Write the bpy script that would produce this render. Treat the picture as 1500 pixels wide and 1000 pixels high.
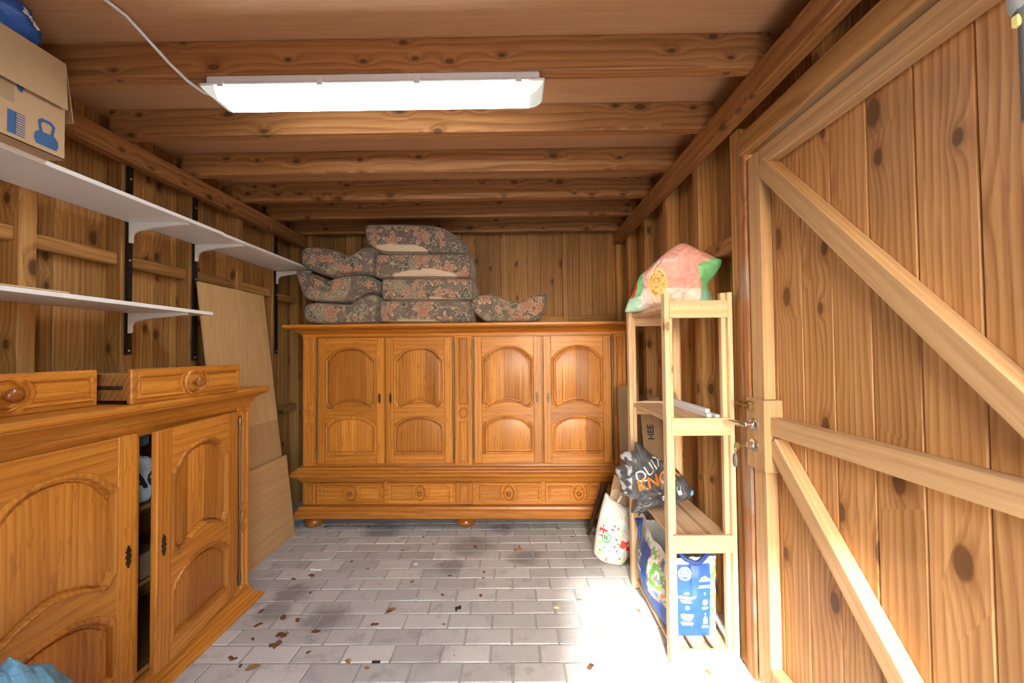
import bpy, bmesh, math, random
from math import sin, cos, pi, sqrt, radians, atan2, exp
from mathutils import Vector, Matrix, noise
from mathutils.bvhtree import BVHTree

for o in list(bpy.data.objects):
    bpy.data.objects.remove(o, do_unlink=True)
SC = bpy.context.scene
COL = SC.collection
random.seed(7)

# ------------------------------------------------------------------ camera
F_PX, CAM_H = 600.0, 1.33
cd = bpy.data.cameras.new('camera')
cd.sensor_fit = 'HORIZONTAL'; cd.sensor_width = 36.0; cd.lens = 36.0 * F_PX / 1500.0
cd.clip_start = 0.02
cam = bpy.data.objects.new('camera', cd); COL.objects.link(cam)
CAMR = Matrix.Rotation(radians(.48), 3, 'Z') @ Matrix.Rotation(radians(91.3), 3, 'X') @ Matrix.Rotation(radians(-.57), 3, 'Z')
CAMP = Vector((0, 0, CAM_H))
cam.matrix_world = Matrix.Translation(CAMP) @ CAMR.to_4x4()
SC.camera = cam

# ------------------------------------------------------------------ sky, sun, exposure
w = bpy.data.worlds.new('sky'); SC.world = w; w.use_nodes = True
nt = w.node_tree; nt.nodes.clear()
sky = nt.nodes.new('ShaderNodeTexSky'); sky.sky_type = 'NISHITA'; sky.sun_disc = False
sky.sun_elevation = radians(31); sky.sun_rotation = radians(188); sky.air_density = 1.0; sky.dust_density = 1.0
bgn = nt.nodes.new('ShaderNodeBackground'); bgn.inputs['Strength'].default_value = 2.2
wo = nt.nodes.new('ShaderNodeOutputWorld')
nt.links.new(sky.outputs[0], bgn.inputs[0]); nt.links.new(bgn.outputs[0], wo.inputs[0])
sl = bpy.data.lights.new('sun', 'SUN'); sl.energy = 10.5; sl.angle = radians(3.0); sl.color = (1.0, .98, .96)
so = bpy.data.objects.new('sun', sl); COL.objects.link(so)
so.rotation_euler = Vector((.13, 1.0, -.62)).to_track_quat('-Z', 'Y').to_euler()
so.location = (-1, -6, 5)
LAMP_EMIT = 29.0
SC.view_settings.view_transform = 'Standard'
SC.view_settings.look = 'None'
SC.view_settings.gamma = 1.0
SC.view_settings.use_curve_mapping = False
SC.view_settings.exposure = 0.2

# ------------------------------------------------------------------ helpers
def ray(px, py):
    return CAMR @ Vector(((px - 750) / F_PX, (500 - py) / F_PX, -1))
def on_y(px, py, y):
    d = ray(px, py); return CAMP + d * (y / d.y)
def on_x(px, py, x):
    d = ray(px, py); return CAMP + d * (x / d.x)
def on_z(px, py, z=0.0):
    d = ray(px, py); return CAMP + d * ((z - CAM_H) / d.z)
def on_plane(px, py, p, n):
    d = ray(px, py); return CAMP + d * ((p - CAMP).dot(n) / d.dot(n))

class MB:
    def __init__(s): s.v = []; s.f = []
    def add(s, vs, fs):
        b = len(s.v); s.v += [tuple(v) for v in vs]; s.f += [tuple(i + b for i in f) for f in fs]; return s
    def box(s, x0, x1, y0, y1, z0, z1):
        return s.add([(x0,y0,z0),(x1,y0,z0),(x1,y1,z0),(x0,y1,z0),(x0,y0,z1),(x1,y0,z1),(x1,y1,z1),(x0,y1,z1)],
                     [(0,3,2,1),(4,5,6,7),(0,1,5,4),(1,2,6,5),(2,3,7,6),(3,0,4,7)])
    def cham(s, x0, x1, y0, y1, z0, z1, c=.003):
        """box with chamfered edges"""
        bm = bmesh.new(); bmesh.ops.create_cube(bm, size=1)
        for v in bm.verts:
            v.co = Vector(((x0+x1)/2 + v.co.x*(x1-x0), (y0+y1)/2 + v.co.y*(y1-y0), (z0+z1)/2 + v.co.z*(z1-z0)))
        bmesh.ops.bevel(bm, geom=bm.edges[:], offset=c, segments=1, affect='EDGES', profile=.5)
        bm.verts.index_update()
        s.add([v.co for v in bm.verts], [[v.index for v in f.verts] for f in bm.faces]); bm.free(); return s
    def prism(s, pts, a0, a1, axis='y'):
        """extrude 2D polygon. axis y: pts are (x,z); axis x: pts are (y,z); axis z: pts are (x,y)"""
        n = len(pts)
        def m(p, a): return {'y': (p[0], a, p[1]), 'x': (a, p[0], p[1]), 'z': (p[0], p[1], a)}[axis]
        vs = [m(p, a0) for p in pts] + [m(p, a1) for p in pts]
        fs = [tuple(range(n)), tuple(range(2*n-1, n-1, -1))] + [(i, n+i, n+(i+1) % n, (i+1) % n) for i in range(n)]
        return s.add(vs, fs)
    def lathe(s, prof, seg=20, M=None):
        """prof: (r, z) list; M: 4x4"""
        vs = []; fs = []; n = len(prof)
        for i in range(seg):
            a = 2*pi*i/seg
            for r, z in prof: vs.append(Vector((r*cos(a), r*sin(a), z)))
        for i in range(seg):
            j = (i+1) % seg
            for k in range(n-1): fs.append((i*n+k, j*n+k, j*n+k+1, i*n+k+1))
        fs.append(tuple(i*n for i in range(seg))[::-1]); fs.append(tuple(i*n+n-1 for i in range(seg)))
        if M is not None: vs = [M @ v for v in vs]
        return s.add(vs, fs)
    def tube(s, path, r, seg=8, rz=None, closed=False):
        path = [Vector(p) for p in path]; n = len(path); vs = []; fs = []
        up = Vector((0, 0, 1))
        for i, p in enumerate(path):
            if closed: t = path[(i+1) % n] - path[i-1]
            else: t = path[min(i+1, n-1)] - path[max(i-1, 0)]
            t.normalize()
            a = t.cross(up)
            if a.length < .05: a = t.cross(Vector((1, 0, 0)))
            a.normalize(); b = a.cross(t)
            rr = r[i] if isinstance(r, (list, tuple)) else r
            for k in range(seg):
                th = 2*pi*k/seg
                vs.append(p + a*rr*cos(th) + b*(rz or rr)*sin(th))
        for i in range(n if closed else n-1):
            j = (i+1) % n
            for k in range(seg): fs.append((i*seg+k, i*seg+(k+1) % seg, j*seg+(k+1) % seg, j*seg+k))
        if not closed:
            fs.append(tuple(range(seg))[::-1]); fs.append(tuple((n-1)*seg+k for k in range(seg)))
        return s.add(vs, fs)
    def rings(s, loops, cap0=True, cap1=True):
        n = len(loops[0]); vs = [v for L in loops for v in L]; fs = []
        for i in range(len(loops)-1):
            for k in range(n): fs.append((i*n+k, i*n+(k+1) % n, (i+1)*n+(k+1) % n, (i+1)*n+k))
        if cap0: fs.append(tuple(range(n))[::-1])
        if cap1: fs.append(tuple((len(loops)-1)*n+k for k in range(n)))
        return s.add(vs, fs)
    def mesh(s, name, smooth=None, origin=None):
        me = bpy.data.meshes.new(name)
        vs = s.v if origin is None else [(v[0]-origin[0], v[1]-origin[1], v[2]-origin[2]) for v in s.v]
        me.from_pydata(vs, [], s.f)
        bm = bmesh.new(); bm.from_mesh(me); bmesh.ops.recalc_face_normals(bm, faces=bm.faces[:]); bm.to_mesh(me); bm.free()
        if smooth:
            me.shade_smooth(); me.set_sharp_from_angle(angle=radians(smooth))
        me.update(); return me
    def build(s, name, mat, parent=None, smooth=None, origin=None, loc=None):
        return put(name, s.mesh(name, smooth, origin), mat, parent, origin if origin is not None else loc)

def put(name, me, mat=None, parent=None, loc=None, rot=None):
    o = bpy.data.objects.new(name, me); COL.objects.link(o)
    if mat is not None and not me.materials: me.materials.append(mat)
    o.parent = parent
    if loc is not None: o.location = loc
    if rot is not None: o.rotation_euler = rot
    return o
def tag(o, label, cat, group=None, kind=None):
    o['label'] = label; o['category'] = cat
    if group: o['group'] = group
    if kind: o['kind'] = kind
    return o
def thing(name, label, cat, loc=(0, 0, 0), rz=0, group=None, kind=None):
    o = bpy.data.objects.new(name, None); COL.objects.link(o); o.location = loc; o.rotation_euler = (0, 0, rz)
    o.empty_display_size = .05
    return tag(o, label, cat, group, kind)

# ------------------------------------------------------------------ materials
class G:
    def __init__(s, name):
        s.m = bpy.data.materials.new(name); s.m.use_nodes = True; s.t = s.m.node_tree
        s.t.nodes.clear(); s.out = s.t.nodes.new('ShaderNodeOutputMaterial')
        s.b = s.t.nodes.new('ShaderNodeBsdfPrincipled'); s.t.links.new(s.b.outputs[0], s.out.inputs[0])
    def set(s, sock, v):
        if hasattr(v, 'links') or isinstance(v, bpy.types.NodeSocket): s.t.links.new(v, sock)
        elif v is not None:
            if isinstance(v, (tuple, list)) and len(v) == 3 and sock.type == 'RGBA': v = (*v, 1)
            sock.default_value = v
    def n(s, typ, _out=0, _set=None, **ins):
        nd = s.t.nodes.new('ShaderNode' + typ)
        for k, v in (_set or {}).items(): setattr(nd, k, v)
        for k, v in ins.items():
            key = int(k[1:]) if k[0] == 'i' and k[1:].isdigit() else k.replace('_', ' ')
            s.set(nd.inputs[key], v)
        return nd.outputs[_out]
    def math(s, op, a, b=None, c=None, clamp=False):
        nd = s.t.nodes.new('ShaderNodeMath'); nd.operation = op; nd.use_clamp = clamp
        s.set(nd.inputs[0], a)
        if b is not None: s.set(nd.inputs[1], b)
        if c is not None: s.set(nd.inputs[2], c)
        return nd.outputs[0]
    def vmath(s, op, a, b=None, out=0):
        nd = s.t.nodes.new('ShaderNodeVectorMath'); nd.operation = op
        s.set(nd.inputs[0], a)
        if b is not None:
            s.set(nd.inputs['Scale' if op == 'SCALE' else 1], b)
        return nd.outputs[out]
    def mix(s, f, a, b, typ='MIX'):
        nd = s.t.nodes.new('ShaderNodeMix'); nd.data_type = 'RGBA'; nd.blend_type = typ
        s.set(nd.inputs[0], f); s.set(nd.inputs[6], a); s.set(nd.inputs[7], b); return nd.outputs[2]
    def ramp(s, f, stops, interp='LINEAR'):
        nd = s.t.nodes.new('ShaderNodeValToRGB'); nd.color_ramp.interpolation = interp
        el = nd.color_ramp.elements
        while len(el) < len(stops): el.new(.5)
        for e, (p, c) in zip(el, stops):
            e.position = p; e.color = (*c, 1) if isinstance(c, (tuple, list)) else (c, c, c, 1)
        s.set(nd.inputs[0], f); return nd.outputs[0]
    def smooth(s, x, a, b):
        nd = s.t.nodes.new('ShaderNodeMapRange'); nd.interpolation_type = 'SMOOTHSTEP'
        s.set(nd.inputs[0], x); nd.inputs[1].default_value = a; nd.inputs[2].default_value = b; return nd.outputs[0]
    def noise(s, vec, scale, detail=3, rough=.5, dist=0.0, out=0):
        return s.n('TexNoise', out, Vector=vec, Scale=scale, Detail=detail, Roughness=rough, Distortion=dist)
    def bump(s, h, strength=.3, dist=.002):
        b = s.n('Bump', Height=h, Strength=strength, Distance=dist); s.set(s.b.inputs['Normal'], b)
    def fin(s, color, rough=.5, spec=None, metal=None, coat=None):
        s.set(s.b.inputs['Base Color'], color); s.set(s.b.inputs['Roughness'], rough)
        if spec is not None: s.set(s.b.inputs['Specular IOR Level'], spec)
        if metal is not None: s.set(s.b.inputs['Metallic'], metal)
        if coat is not None:
            s.set(s.b.inputs['Coat Weight'], coat); s.set(s.b.inputs['Coat Roughness'], .15)
        return s.m

def plain(name, col, rough=.5, metal=0.0, var=.06, scale=30, bump=0.0):
    g = G(name); tc = g.n('TexCoord', 3)
    nz = g.noise(tc, scale, 4)
    c = g.mix(nz, tuple(x*(1-var) for x in col), tuple(min(1, x*(1+var)) for x in col))
    if bump: g.bump(nz, bump, .002)
    return g.fin(c, rough, metal=metal)

def wood(name, light, mid, dark, axis='Z', rough=.6, knots=.5, wave=9.0, var=.25, stave=0.0, coat=None, fleck=0.0, kscale=9.0, dirt=0.0, spec=.4, ra=.42):
    """plank wood: grain along local axis, different offset and tone for every object"""
    g = G(name)
    tc = g.n('TexCoord', 3)
    rnd = g.n('ObjectInfo', 5)
    off = g.n('CombineXYZ', X=g.math('MULTIPLY', rnd, 13.7), Y=g.math('MULTIPLY', rnd, 7.31), Z=g.math('MULTIPLY', rnd, 41.3))
    sep = g.t.nodes.new('ShaderNodeSeparateXYZ'); g.set(sep.inputs[0], tc)
    sx, sy, sz = sep.outputs
    if axis == 'X': a, b, c = sy, sz, sx
    elif axis == 'Y': a, b, c = sx, sz, sy
    else: a, b, c = sx, sy, sz
    p0 = g.vmath('ADD', g.n('CombineXYZ', X=a, Y=b, Z=c), off)
    # knots
    sp = g.t.nodes.new('ShaderNodeSeparateXYZ'); g.set(sp.inputs[0], p0)
    kv = g.n('CombineXYZ', X=g.math('MULTIPLY', g.math('ADD', sp.outputs[0], sp.outputs[1]), kscale), Y=g.math('MULTIPLY', sp.outputs[2], kscale*.55), Z=0.0)
    vor = g.t.nodes.new('ShaderNodeTexVoronoi'); vor.voronoi_dimensions = '2D'; g.set(vor.inputs['Vector'], kv); vor.inputs['Scale'].default_value = 1.0
    ck = vor.outputs['Color']
    dk = g.math('MULTIPLY', vor.outputs['Distance'], g.math('ADD', .75, g.math('MULTIPLY', g.n('SeparateColor', 1, Color=ck), 1.1)))
    has = g.math('LESS_THAN', g.n('SeparateColor', 0, Color=ck), knots)
    near = g.math('MULTIPLY', g.math('POWER', 2.718, g.math('MULTIPLY', dk, -5.0)), has)
    # grain
    warp = g.noise(g.vmath('MULTIPLY', p0, (3.2, 3.2, .42)), 1.6, 2)
    ph = g.math('ADD', g.math('MULTIPLY', g.math('ADD', a, g.math('MULTIPLY', b, .6)), 38.0), g.math('MULTIPLY', warp, wave))
    ph = g.math('ADD', ph, g.math('MULTIPLY', near, 2.2))
    ph = g.math('ADD', ph, g.math('MULTIPLY', rnd, 50.0))
    fr = g.math('FRACT', g.math('MULTIPLY', ph, 1.15))
    ring = g.math('MULTIPLY', g.math('POWER', fr, 1.6), g.smooth(fr, 1.0, .72))
    ring = g.math('MULTIPLY', ring, g.math('ADD', .55, g.noise(g.vmath('MULTIPLY', p0, (9.0, 9.0, .8)), 1.0, 2)))
    fine = g.noise(g.vmath('MULTIPLY', p0, (150.0, 150.0, 4.0)), 1.0, 3, .6)
    med = g.noise(g.vmath('MULTIPLY', p0, (22.0, 22.0, 1.0)), 1.0, 3, .6)
    t = g.math('ADD', g.math('MULTIPLY', ring, ra), g.math('ADD', g.math('MULTIPLY', fine, .50), g.math('MULTIPLY', med, .45)))
    col = g.ramp(t, [(.34, light), (.58, mid), (.92, dark)])
    if stave:
        st = g.math('FLOOR', g.math('DIVIDE', g.math('ADD', a, g.math('MULTIPLY', rnd, 3.0)), stave))
        wn = g.n('TexWhiteNoise', 0, _set={'noise_dimensions': '1D'}, W=st)
        col = g.mix(1.0, col, g.ramp(wn, [(0, (.68, .62, .55)), (1, (1.12, 1.12, 1.1))]), 'MULTIPLY')
    if fleck:
        fl = g.noise(g.vmath('MULTIPLY', p0, (70.0, 70.0, 9.0)), 1.0, 2, .5, .6)
        col = g.mix(g.math('MULTIPLY', g.smooth(fl, .58, .68), fleck), col, dark)
    if knots > 0:
        km = g.math('MULTIPLY', g.smooth(dk, .15, .10), has)
        halo = g.math('MULTIPLY', g.smooth(dk, .34, .10), has)
        col = g.mix(g.math('MULTIPLY', halo, .55), col, dark)
        col = g.mix(g.math('MULTIPLY', km, .8), col, tuple(x*.38 for x in dark))
    rv = g.n('TexWhiteNoise', 0, _set={'noise_dimensions': '1D'}, W=g.math('MULTIPLY', rnd, 917.0))
    tone = g.ramp(rv, [(0, (1-var, 1-var*1.1, 1-var*1.25)), (1, (1+var*.6, 1+var*.65, 1+var*.7))])
    col = g.mix(1.0, col, tone, 'MULTIPLY')
    if dirt:
        dn = g.noise(p0, 3.0, 5, .65)
        col = g.mix(g.math('MULTIPLY', g.smooth(dn, .5, .75), dirt), col, (.33, .29, .25))
    g.bump(g.math('ADD', ring, fine), .18, .0015)
    return g.fin(col, rough, spec=spec, coat=coat)

PL, PM, PD = (.58, .325, .115), (.43, .215, .066), (.20, .082, .022)
M = {}
for ax in 'XYZ':
    M['pine'+ax] = wood('stained_pine_'+ax, PL, PM, PD, ax, .55, .20, 4.0, .32, ra=.33)
    M['joist'+ax] = wood('dark_stained_joist_'+ax, (.50, .245, .092), (.38, .168, .055), (.19, .072, .020), ax, .42, .50, 3.5, .15, kscale=11.0, spec=.6)
    M['oak'+ax] = wood('varnished_oak_'+ax, (.63, .262, .040), (.51, .182, .021), (.27, .078, .008), ax, .42, 0.0, 3.0, .20, fleck=.45, coat=.10, ra=.30)
    M['raw'+ax] = wood('pale_raw_pine_'+ax, (.80, .585, .36), (.73, .485, .27), (.56, .32, .15), ax, .6, .10, 3.0, .08, ra=.3)
    M['frame'+ax] = wood('door_frame_hardwood_'+ax, (.60, .385, .195), (.50, .300, .140), (.34, .180, .070), ax, .6, 0.0, 2.0, .10, dirt=.30, ra=.22)
M['oakpanel'] = wood('varnished_oak_panel', (.64, .275, .046), (.53, .198, .027), (.28, .084, .010), 'Z', .40, 0.0, 3.0, .10, stave=.105, fleck=.5, coat=.10, ra=.30)
M['doorboard'] = wood('door_pine_board', (.60, .335, .135), (.47, .235, .085), (.26, .105, .030), 'Z', .5, .42, 4.0, .18, kscale=7.0)
M['weathered'] = wood('weathered_red_jamb', (.46, .225, .095), (.33, .135, .050), (.15, .05, .015), 'Z', .65, .3, 4.0, .1, dirt=.75)
M['ply'] = wood('pale_plywood', (.66, .45, .23), (.58, .37, .175), (.46, .27, .11), 'Z', .6, 0.0, 2.0, .10, stave=.16, ra=.15)
M['plyY'] = wood('plywood_offcut', (.62, .39, .185), (.54, .32, .14), (.43, .23, .085), 'Y', .6, 0.0, 2.0, .08, ra=.15)
M['ceil'] = wood('ceiling_plywood', (.60, .345, .175), (.53, .290, .142), (.43, .215, .10), 'X', .55, 0.0, 1.5, .06, ra=.10)
M['knob'] = wood('dark_oak_knob', (.38, .135, .026), (.30, .095, .016), (.17, .05, .008), 'X', .28, 0, 4.0, .1, coat=.4)
M['inside'] = wood('cabinet_interior_board', (.46, .235, .07), (.36, .165, .045), (.20, .08, .02), 'X', .6, 0, 3.0, .1)
M['white'] = plain('white_melamine', (.80, .80, .79), .35, 0, .03)
M['whitepl'] = plain('white_plastic', (.78, .79, .80), .4, 0, .03)
M['darkmetal'] = plain('dark_brown_steel', (.035, .028, .024), .4, .6, .2)
M['black'] = plain('black_slot', (.006, .006, .006), .8)
M['brass'] = plain('aged_brass', (.34, .24, .10), .35, 1.0, .25, 60)
M['antique'] = plain('antique_bronze', (.085, .065, .038), .42, .9, .5, 90)
M['rod'] = plain('steel_hinge_rod', (.22, .18, .12), .3, 1.0, .2)
M['chrome'] = plain('satin_steel', (.62, .61, .59), .25, 1.0, .05)
M['galv'] = plain('zinc_screw', (.75, .75, .74), .35, .6, .1)
M['carton'] = plain('brown_cardboard', (.46, .31, .17), .8, 0, .07, 40, .1)
M['cartondark'] = plain('old_brown_cardboard', (.27, .165, .085), .8, 0, .1, 30, .1)
M['blueink'] = plain('blue_print', (.022, .095, .25), .7)
M['greyink'] = plain('grey_print', (.13, .14, .15), .7)
M['tape'] = plain('clear_parcel_tape', (.36, .25, .13), .12, 0, .1)
M['whiteink'] = plain('white_print', (.82, .83, .84), .45)
M['orangeink'] = plain('orange_print', (.85, .22, .02), .45)
M['redink'] = plain('red_print', (.72, .045, .03), .5)
M['greenink'] = plain('green_print', (.05, .40, .14), .5)
M['limeink'] = plain('lime_print', (.42, .66, .12), .5)
M['darkink'] = plain('black_print', (.02, .02, .02), .6)
M['skyink'] = plain('light_blue_print', (.10, .42, .75), .5)
M['navy'] = plain('navy_webbing', (.02, .05, .20), .6)
M['greyplastic'] = plain('grey_plastic', (.16, .17, .18), .45, 0, .1)
M['palegrey'] = plain('pale_grey_plastic', (.45, .49, .51), .35)
M['yellow'] = plain('pale_yellow_plastic', (.80, .78, .30), .4)
M['stainwood'] = wood('dark_brown_leg_wood', (.10, .05, .025), (.065, .03, .015), (.03, .012, .006), 'Z', .5, 0, 5.0, .1)
M['leaf'] = plain('dry_leaf_brown', (.16, .065, .022), .8, 0, .5, 60)
M['leafb'] = plain('dry_leaf_ochre', (.33, .17, .05), .8, 0, .4, 60)
M['mortar'] = plain('sand_joint', (.38, .365, .335), .9, 0, .3, 60, .4)
M['earth'] = plain('outdoor_paving', (.36, .35, .33), .9, 0, .15, 6, .2)

def vcol(name, rough=.5, bump=0.0, bscale=40, sheen=None, spec=None, trans=0.0):
    """printed film or cloth: colour from the mesh's print attribute"""
    g = G(name); a = g.n('Attribute', 0, _set={'attribute_name': 'print'}); tc = g.n('TexCoord', 3)
    nz = g.noise(tc, bscale, 4, .6)
    c = g.mix(1.0, a, g.ramp(nz, [(.3, .9), (.7, 1.05)]), 'MULTIPLY')
    if bump: g.bump(nz, bump, .006)
    return g.fin(c, rough, spec=spec)
M['printfilm'] = vcol('printed_film_bag', .38, .5, 28)
M['blackfilm'] = vcol('glossy_dark_film', .22, .8, 26)
M['cloth'] = vcol('printed_canvas', .75, .25, 60)
def film_blue():
    g = G('translucent_blue_film'); tc = g.n('TexCoord', 3); nz = g.noise(tc, 12, 5, .6, .6)
    g.bump(nz, .9, .02); c = g.mix(nz, (.05, .15, .24), (.20, .42, .55)); return g.fin(c, .22)
M['bluefilm'] = film_blue()

def mat_brick():
    g = G('grey_concrete_paver'); tc = g.n('TexCoord', 3); pos = g.n('NewGeometry', 0)
    rnd = g.n('ObjectInfo', 5)
    n1 = g.noise(pos, 140, 4, .7); n2 = g.noise(pos, 9, 5, .65); n3 = g.noise(pos, 2.2, 4, .6, .8)
    c = g.mix(n1, (.49, .47, .435), (.67, .65, .61))
    c = g.mix(1.0, c, g.ramp(rnd, [(0, (.80, .80, .80)), (1, (1.10, 1.09, 1.07))]), 'MULTIPLY')
    c = g.mix(g.math('MULTIPLY', g.smooth(n2, .52, .72), .40), c, (.16, .15, .135))
    # damp and oily stains lying on the paving
    st = None
    for (px, py, r) in [(478, 905, .14), (400, 895, .12), (690, 800, .20), (770, 815, .14), (330, 790+60, .10), (660, 830, .12), (560, 775, .2), (735, 775, .12), (430, 870, .13)]:
        p = on_z(px, py)
        d = g.vmath('DISTANCE', pos, (p.x, p.y, 0), out=1)
        k = g.smooth(g.math('ADD', d, g.math('MULTIPLY', g.math('SUBTRACT', n2, .5), .22)), r, r*.35)
        st = k if st is None else g.math('MAXIMUM', st, k)
    c = g.mix(g.math('MULTIPLY', st, .60), c, (.13, .12, .11))
    c = g.mix(g.math('MULTIPLY', g.smooth(n3, .55, .75), .35), c, (.20, .185, .165))
    g.bump(g.math('ADD', n1, n2), .35, .004)
    return g.fin(c, .8)
M['brick'] = mat_brick()

def mat_floral():
    g = G('floral_upholstery'); tc = g.n('TexCoord', 3); rnd = g.n('ObjectInfo', 5)
    off = g.n('CombineXYZ', X=g.math('MULTIPLY', rnd, 9.1), Y=g.math('MULTIPLY', rnd, 3.3), Z=g.math('MULTIPLY', rnd, 5.7))
    p = g.vmath('ADD', tc, off)
    p = g.vmath('ADD', p, g.vmath('SCALE', g.n('TexNoise', 1, Vector=p, Scale=22.0, Detail=2.0), .022))
    base = g.mix(g.noise(p, 55, 3), (.070, .040, .032), (.120, .074, .060))
    base = g.mix(g.smooth(g.noise(p, 7, 2), .5, .62), base, (.14, .095, .075))
    def cells(scale, petals, seed):
        q = g.vmath('ADD', p, (seed, seed*.7, seed*1.3))
        v = g.t.nodes.new('ShaderNodeTexVoronoi'); g.set(v.inputs['Vector'], q); v.inputs['Scale'].default_value = scale
        d = g.vmath('SUBTRACT', q, v.outputs['Position'])
        s = g.t.nodes.new('ShaderNodeSeparateXYZ'); g.set(s.inputs[0], d)
        th = g.math('ARCTAN2', s.outputs[0], s.outputs[2])
        r = g.vmath('LENGTH', d, out=1)
        pet = g.math('ADD', .72, g.math('MULTIPLY', g.math('COSINE', g.math('MULTIPLY', th, petals)), .28))
        return g.math('MULTIPLY', g.math('DIVIDE', r, pet), scale), v.outputs['Color'], s
    # dark leaves with cream outlines
    r, c, s = cells(10.0, 3.0, 4.0)
    base = g.mix(g.smooth(r, .60, .52), base, (.42, .36, .22))
    base = g.mix(g.smooth(r, .52, .46), base, (.022, .030, .030))
    base = g.mix(g.math('MULTIPLY', g.smooth(r, .25, .20), g.smooth(r, .10, .15)), base, (.20, .21, .15))
    # cream scroll lines
    n = g.noise(p, 13, 1, .4, 1.2)
    ln = g.smooth(g.math('ABSOLUTE', g.math('SUBTRACT', n, .5)), .016, .008)
    base = g.mix(g.math('MULTIPLY', ln, .85), base, (.50, .42, .24))
    # lattice patches
    sp = g.t.nodes.new('ShaderNodeSeparateXYZ'); g.set(sp.inputs[0], p)
    l1 = g.math('ABSOLUTE', g.math('SINE', g.math('MULTIPLY', g.math('ADD', sp.outputs[0], sp.outputs[2]), 230.0)))
    l2 = g.math('ABSOLUTE', g.math('SINE', g.math('MULTIPLY', g.math('SUBTRACT', sp.outputs[0], sp.outputs[2]), 230.0)))
    lat = g.smooth(g.math('MINIMUM', l1, l2), .42, .25)
    msk = g.smooth(g.noise(p, 5.5, 1), .60, .63)
    base = g.mix(g.math('MULTIPLY', lat, msk), base, (.48, .40, .24))
    # roses
    for sc, pt, sd, cols in ((6.6, 5.0, 0.0, [(.0, (.22, .05, .03)), (.12, (.50, .17, .09)), (.20, (.20, .06, .04)), (.30, (.55, .26, .15)), (.38, (.26, .09, .06)), (.48, (.60, .34, .21)), (.56, (.62, .40, .24))]),
                             (13.0, 6.0, 7.7, [(.0, (.58, .40, .13)), (.14, (.30, .09, .05)), (.3, (.50, .22, .12)), (.56, (.55, .33, .19))])):
        r, c, s = cells(sc, pt, sd)
        has = g.math('LESS_THAN', g.n('SeparateColor', 1, Color=c), .62 if sd == 0 else .5)
        m = g.math('MULTIPLY', g.smooth(r, .58, .52), has)
        base = g.mix(m, base, g.ramp(r, cols))
        base = g.mix(g.math('MULTIPLY', g.math('MULTIPLY', g.smooth(r, .62, .58), g.smooth(r, .50, .56)), has), base, (.03, .022, .018))
    # dust-faded nap and the cream lining below
    a = g.n('Attribute', 0, _set={'attribute_name': 'print'})
    base = g.mix(.16, base, (.50, .43, .35))
    base = g.mix(g.n('SeparateColor', 0, Color=a), base, (.66, .52, .36))
    g.bump(g.noise(p, 400, 2), .25, .001)
    g.b.inputs['Sheen Weight'].default_value = .35
    return g.fin(base, .85)
M['floral'] = mat_floral()

def mat_lens():
    g = G('lit_fluorescent_diffuser')
    e = g.n('Emission', Color=(.90, .965, 1.0), Strength=LAMP_EMIT)
    g.t.links.new(e, g.out.inputs[0]); return g.m
M['lens'] = mat_lens()
def mat_glass():
    g = G('lit_cover_end'); g.set(g.b.inputs['Emission Color'], (.86, 1.0, .90, 1)); g.set(g.b.inputs['Emission Strength'], .35)
    return g.fin((.80, .86, .80), .2)
M['cover'] = mat_glass()

# ------------------------------------------------------------------ print decals laid on surfaces
def text_mesh(body, size=1.0, bold=.0, shear=0.0):
    cu = bpy.data.curves.new('lettering', 'FONT'); cu.body = body; cu.size = size; cu.align_x = 'CENTER'; cu.align_y = 'CENTER'
    cu.offset = bold; cu.shear = shear; cu.resolution_u = 3
    o = bpy.data.objects.new('lettering', cu); COL.objects.link(o)
    dg = bpy.context.evaluated_depsgraph_get(); me = bpy.data.meshes.new_from_object(o.evaluated_get(dg))
    bpy.data.objects.remove(o, do_unlink=True); bpy.data.curves.remove(cu)
    vs = [(v.co.x, v.co.y) for v in me.vertices]; fs = [tuple(p.vertices) for p in me.polygons]
    bpy.data.meshes.remove(me); return vs, fs
def poly2(pts): return list(pts), [tuple(range(len(pts)))]
def disc2(r, r2=None, n=28, ex=1.0):
    if r2 is None: return poly2([(r*cos(2*pi*i/n), ex*r*sin(2*pi*i/n)) for i in range(n)])
    vs = [(r*cos(2*pi*i/n), ex*r*sin(2*pi*i/n)) for i in range(n)] + [(r2*cos(2*pi*i/n), ex*r2*sin(2*pi*i/n)) for i in range(n)]
    return vs, [(i, (i+1) % n, n+(i+1) % n, n+i) for i in range(n)]
def join2(*parts):
    V, Fc = [], []
    for (vs, fs), dx, dy in parts:
        b = len(V); V += [(x+dx, y+dy) for x, y in vs]; Fc += [tuple(i+b for i in f) for f in fs]
    return V, Fc
def rect2(w_, h_): return poly2([(-w_/2, -h_/2), (w_/2, -h_/2), (w_/2, h_/2), (-w_/2, h_/2)])
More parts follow.
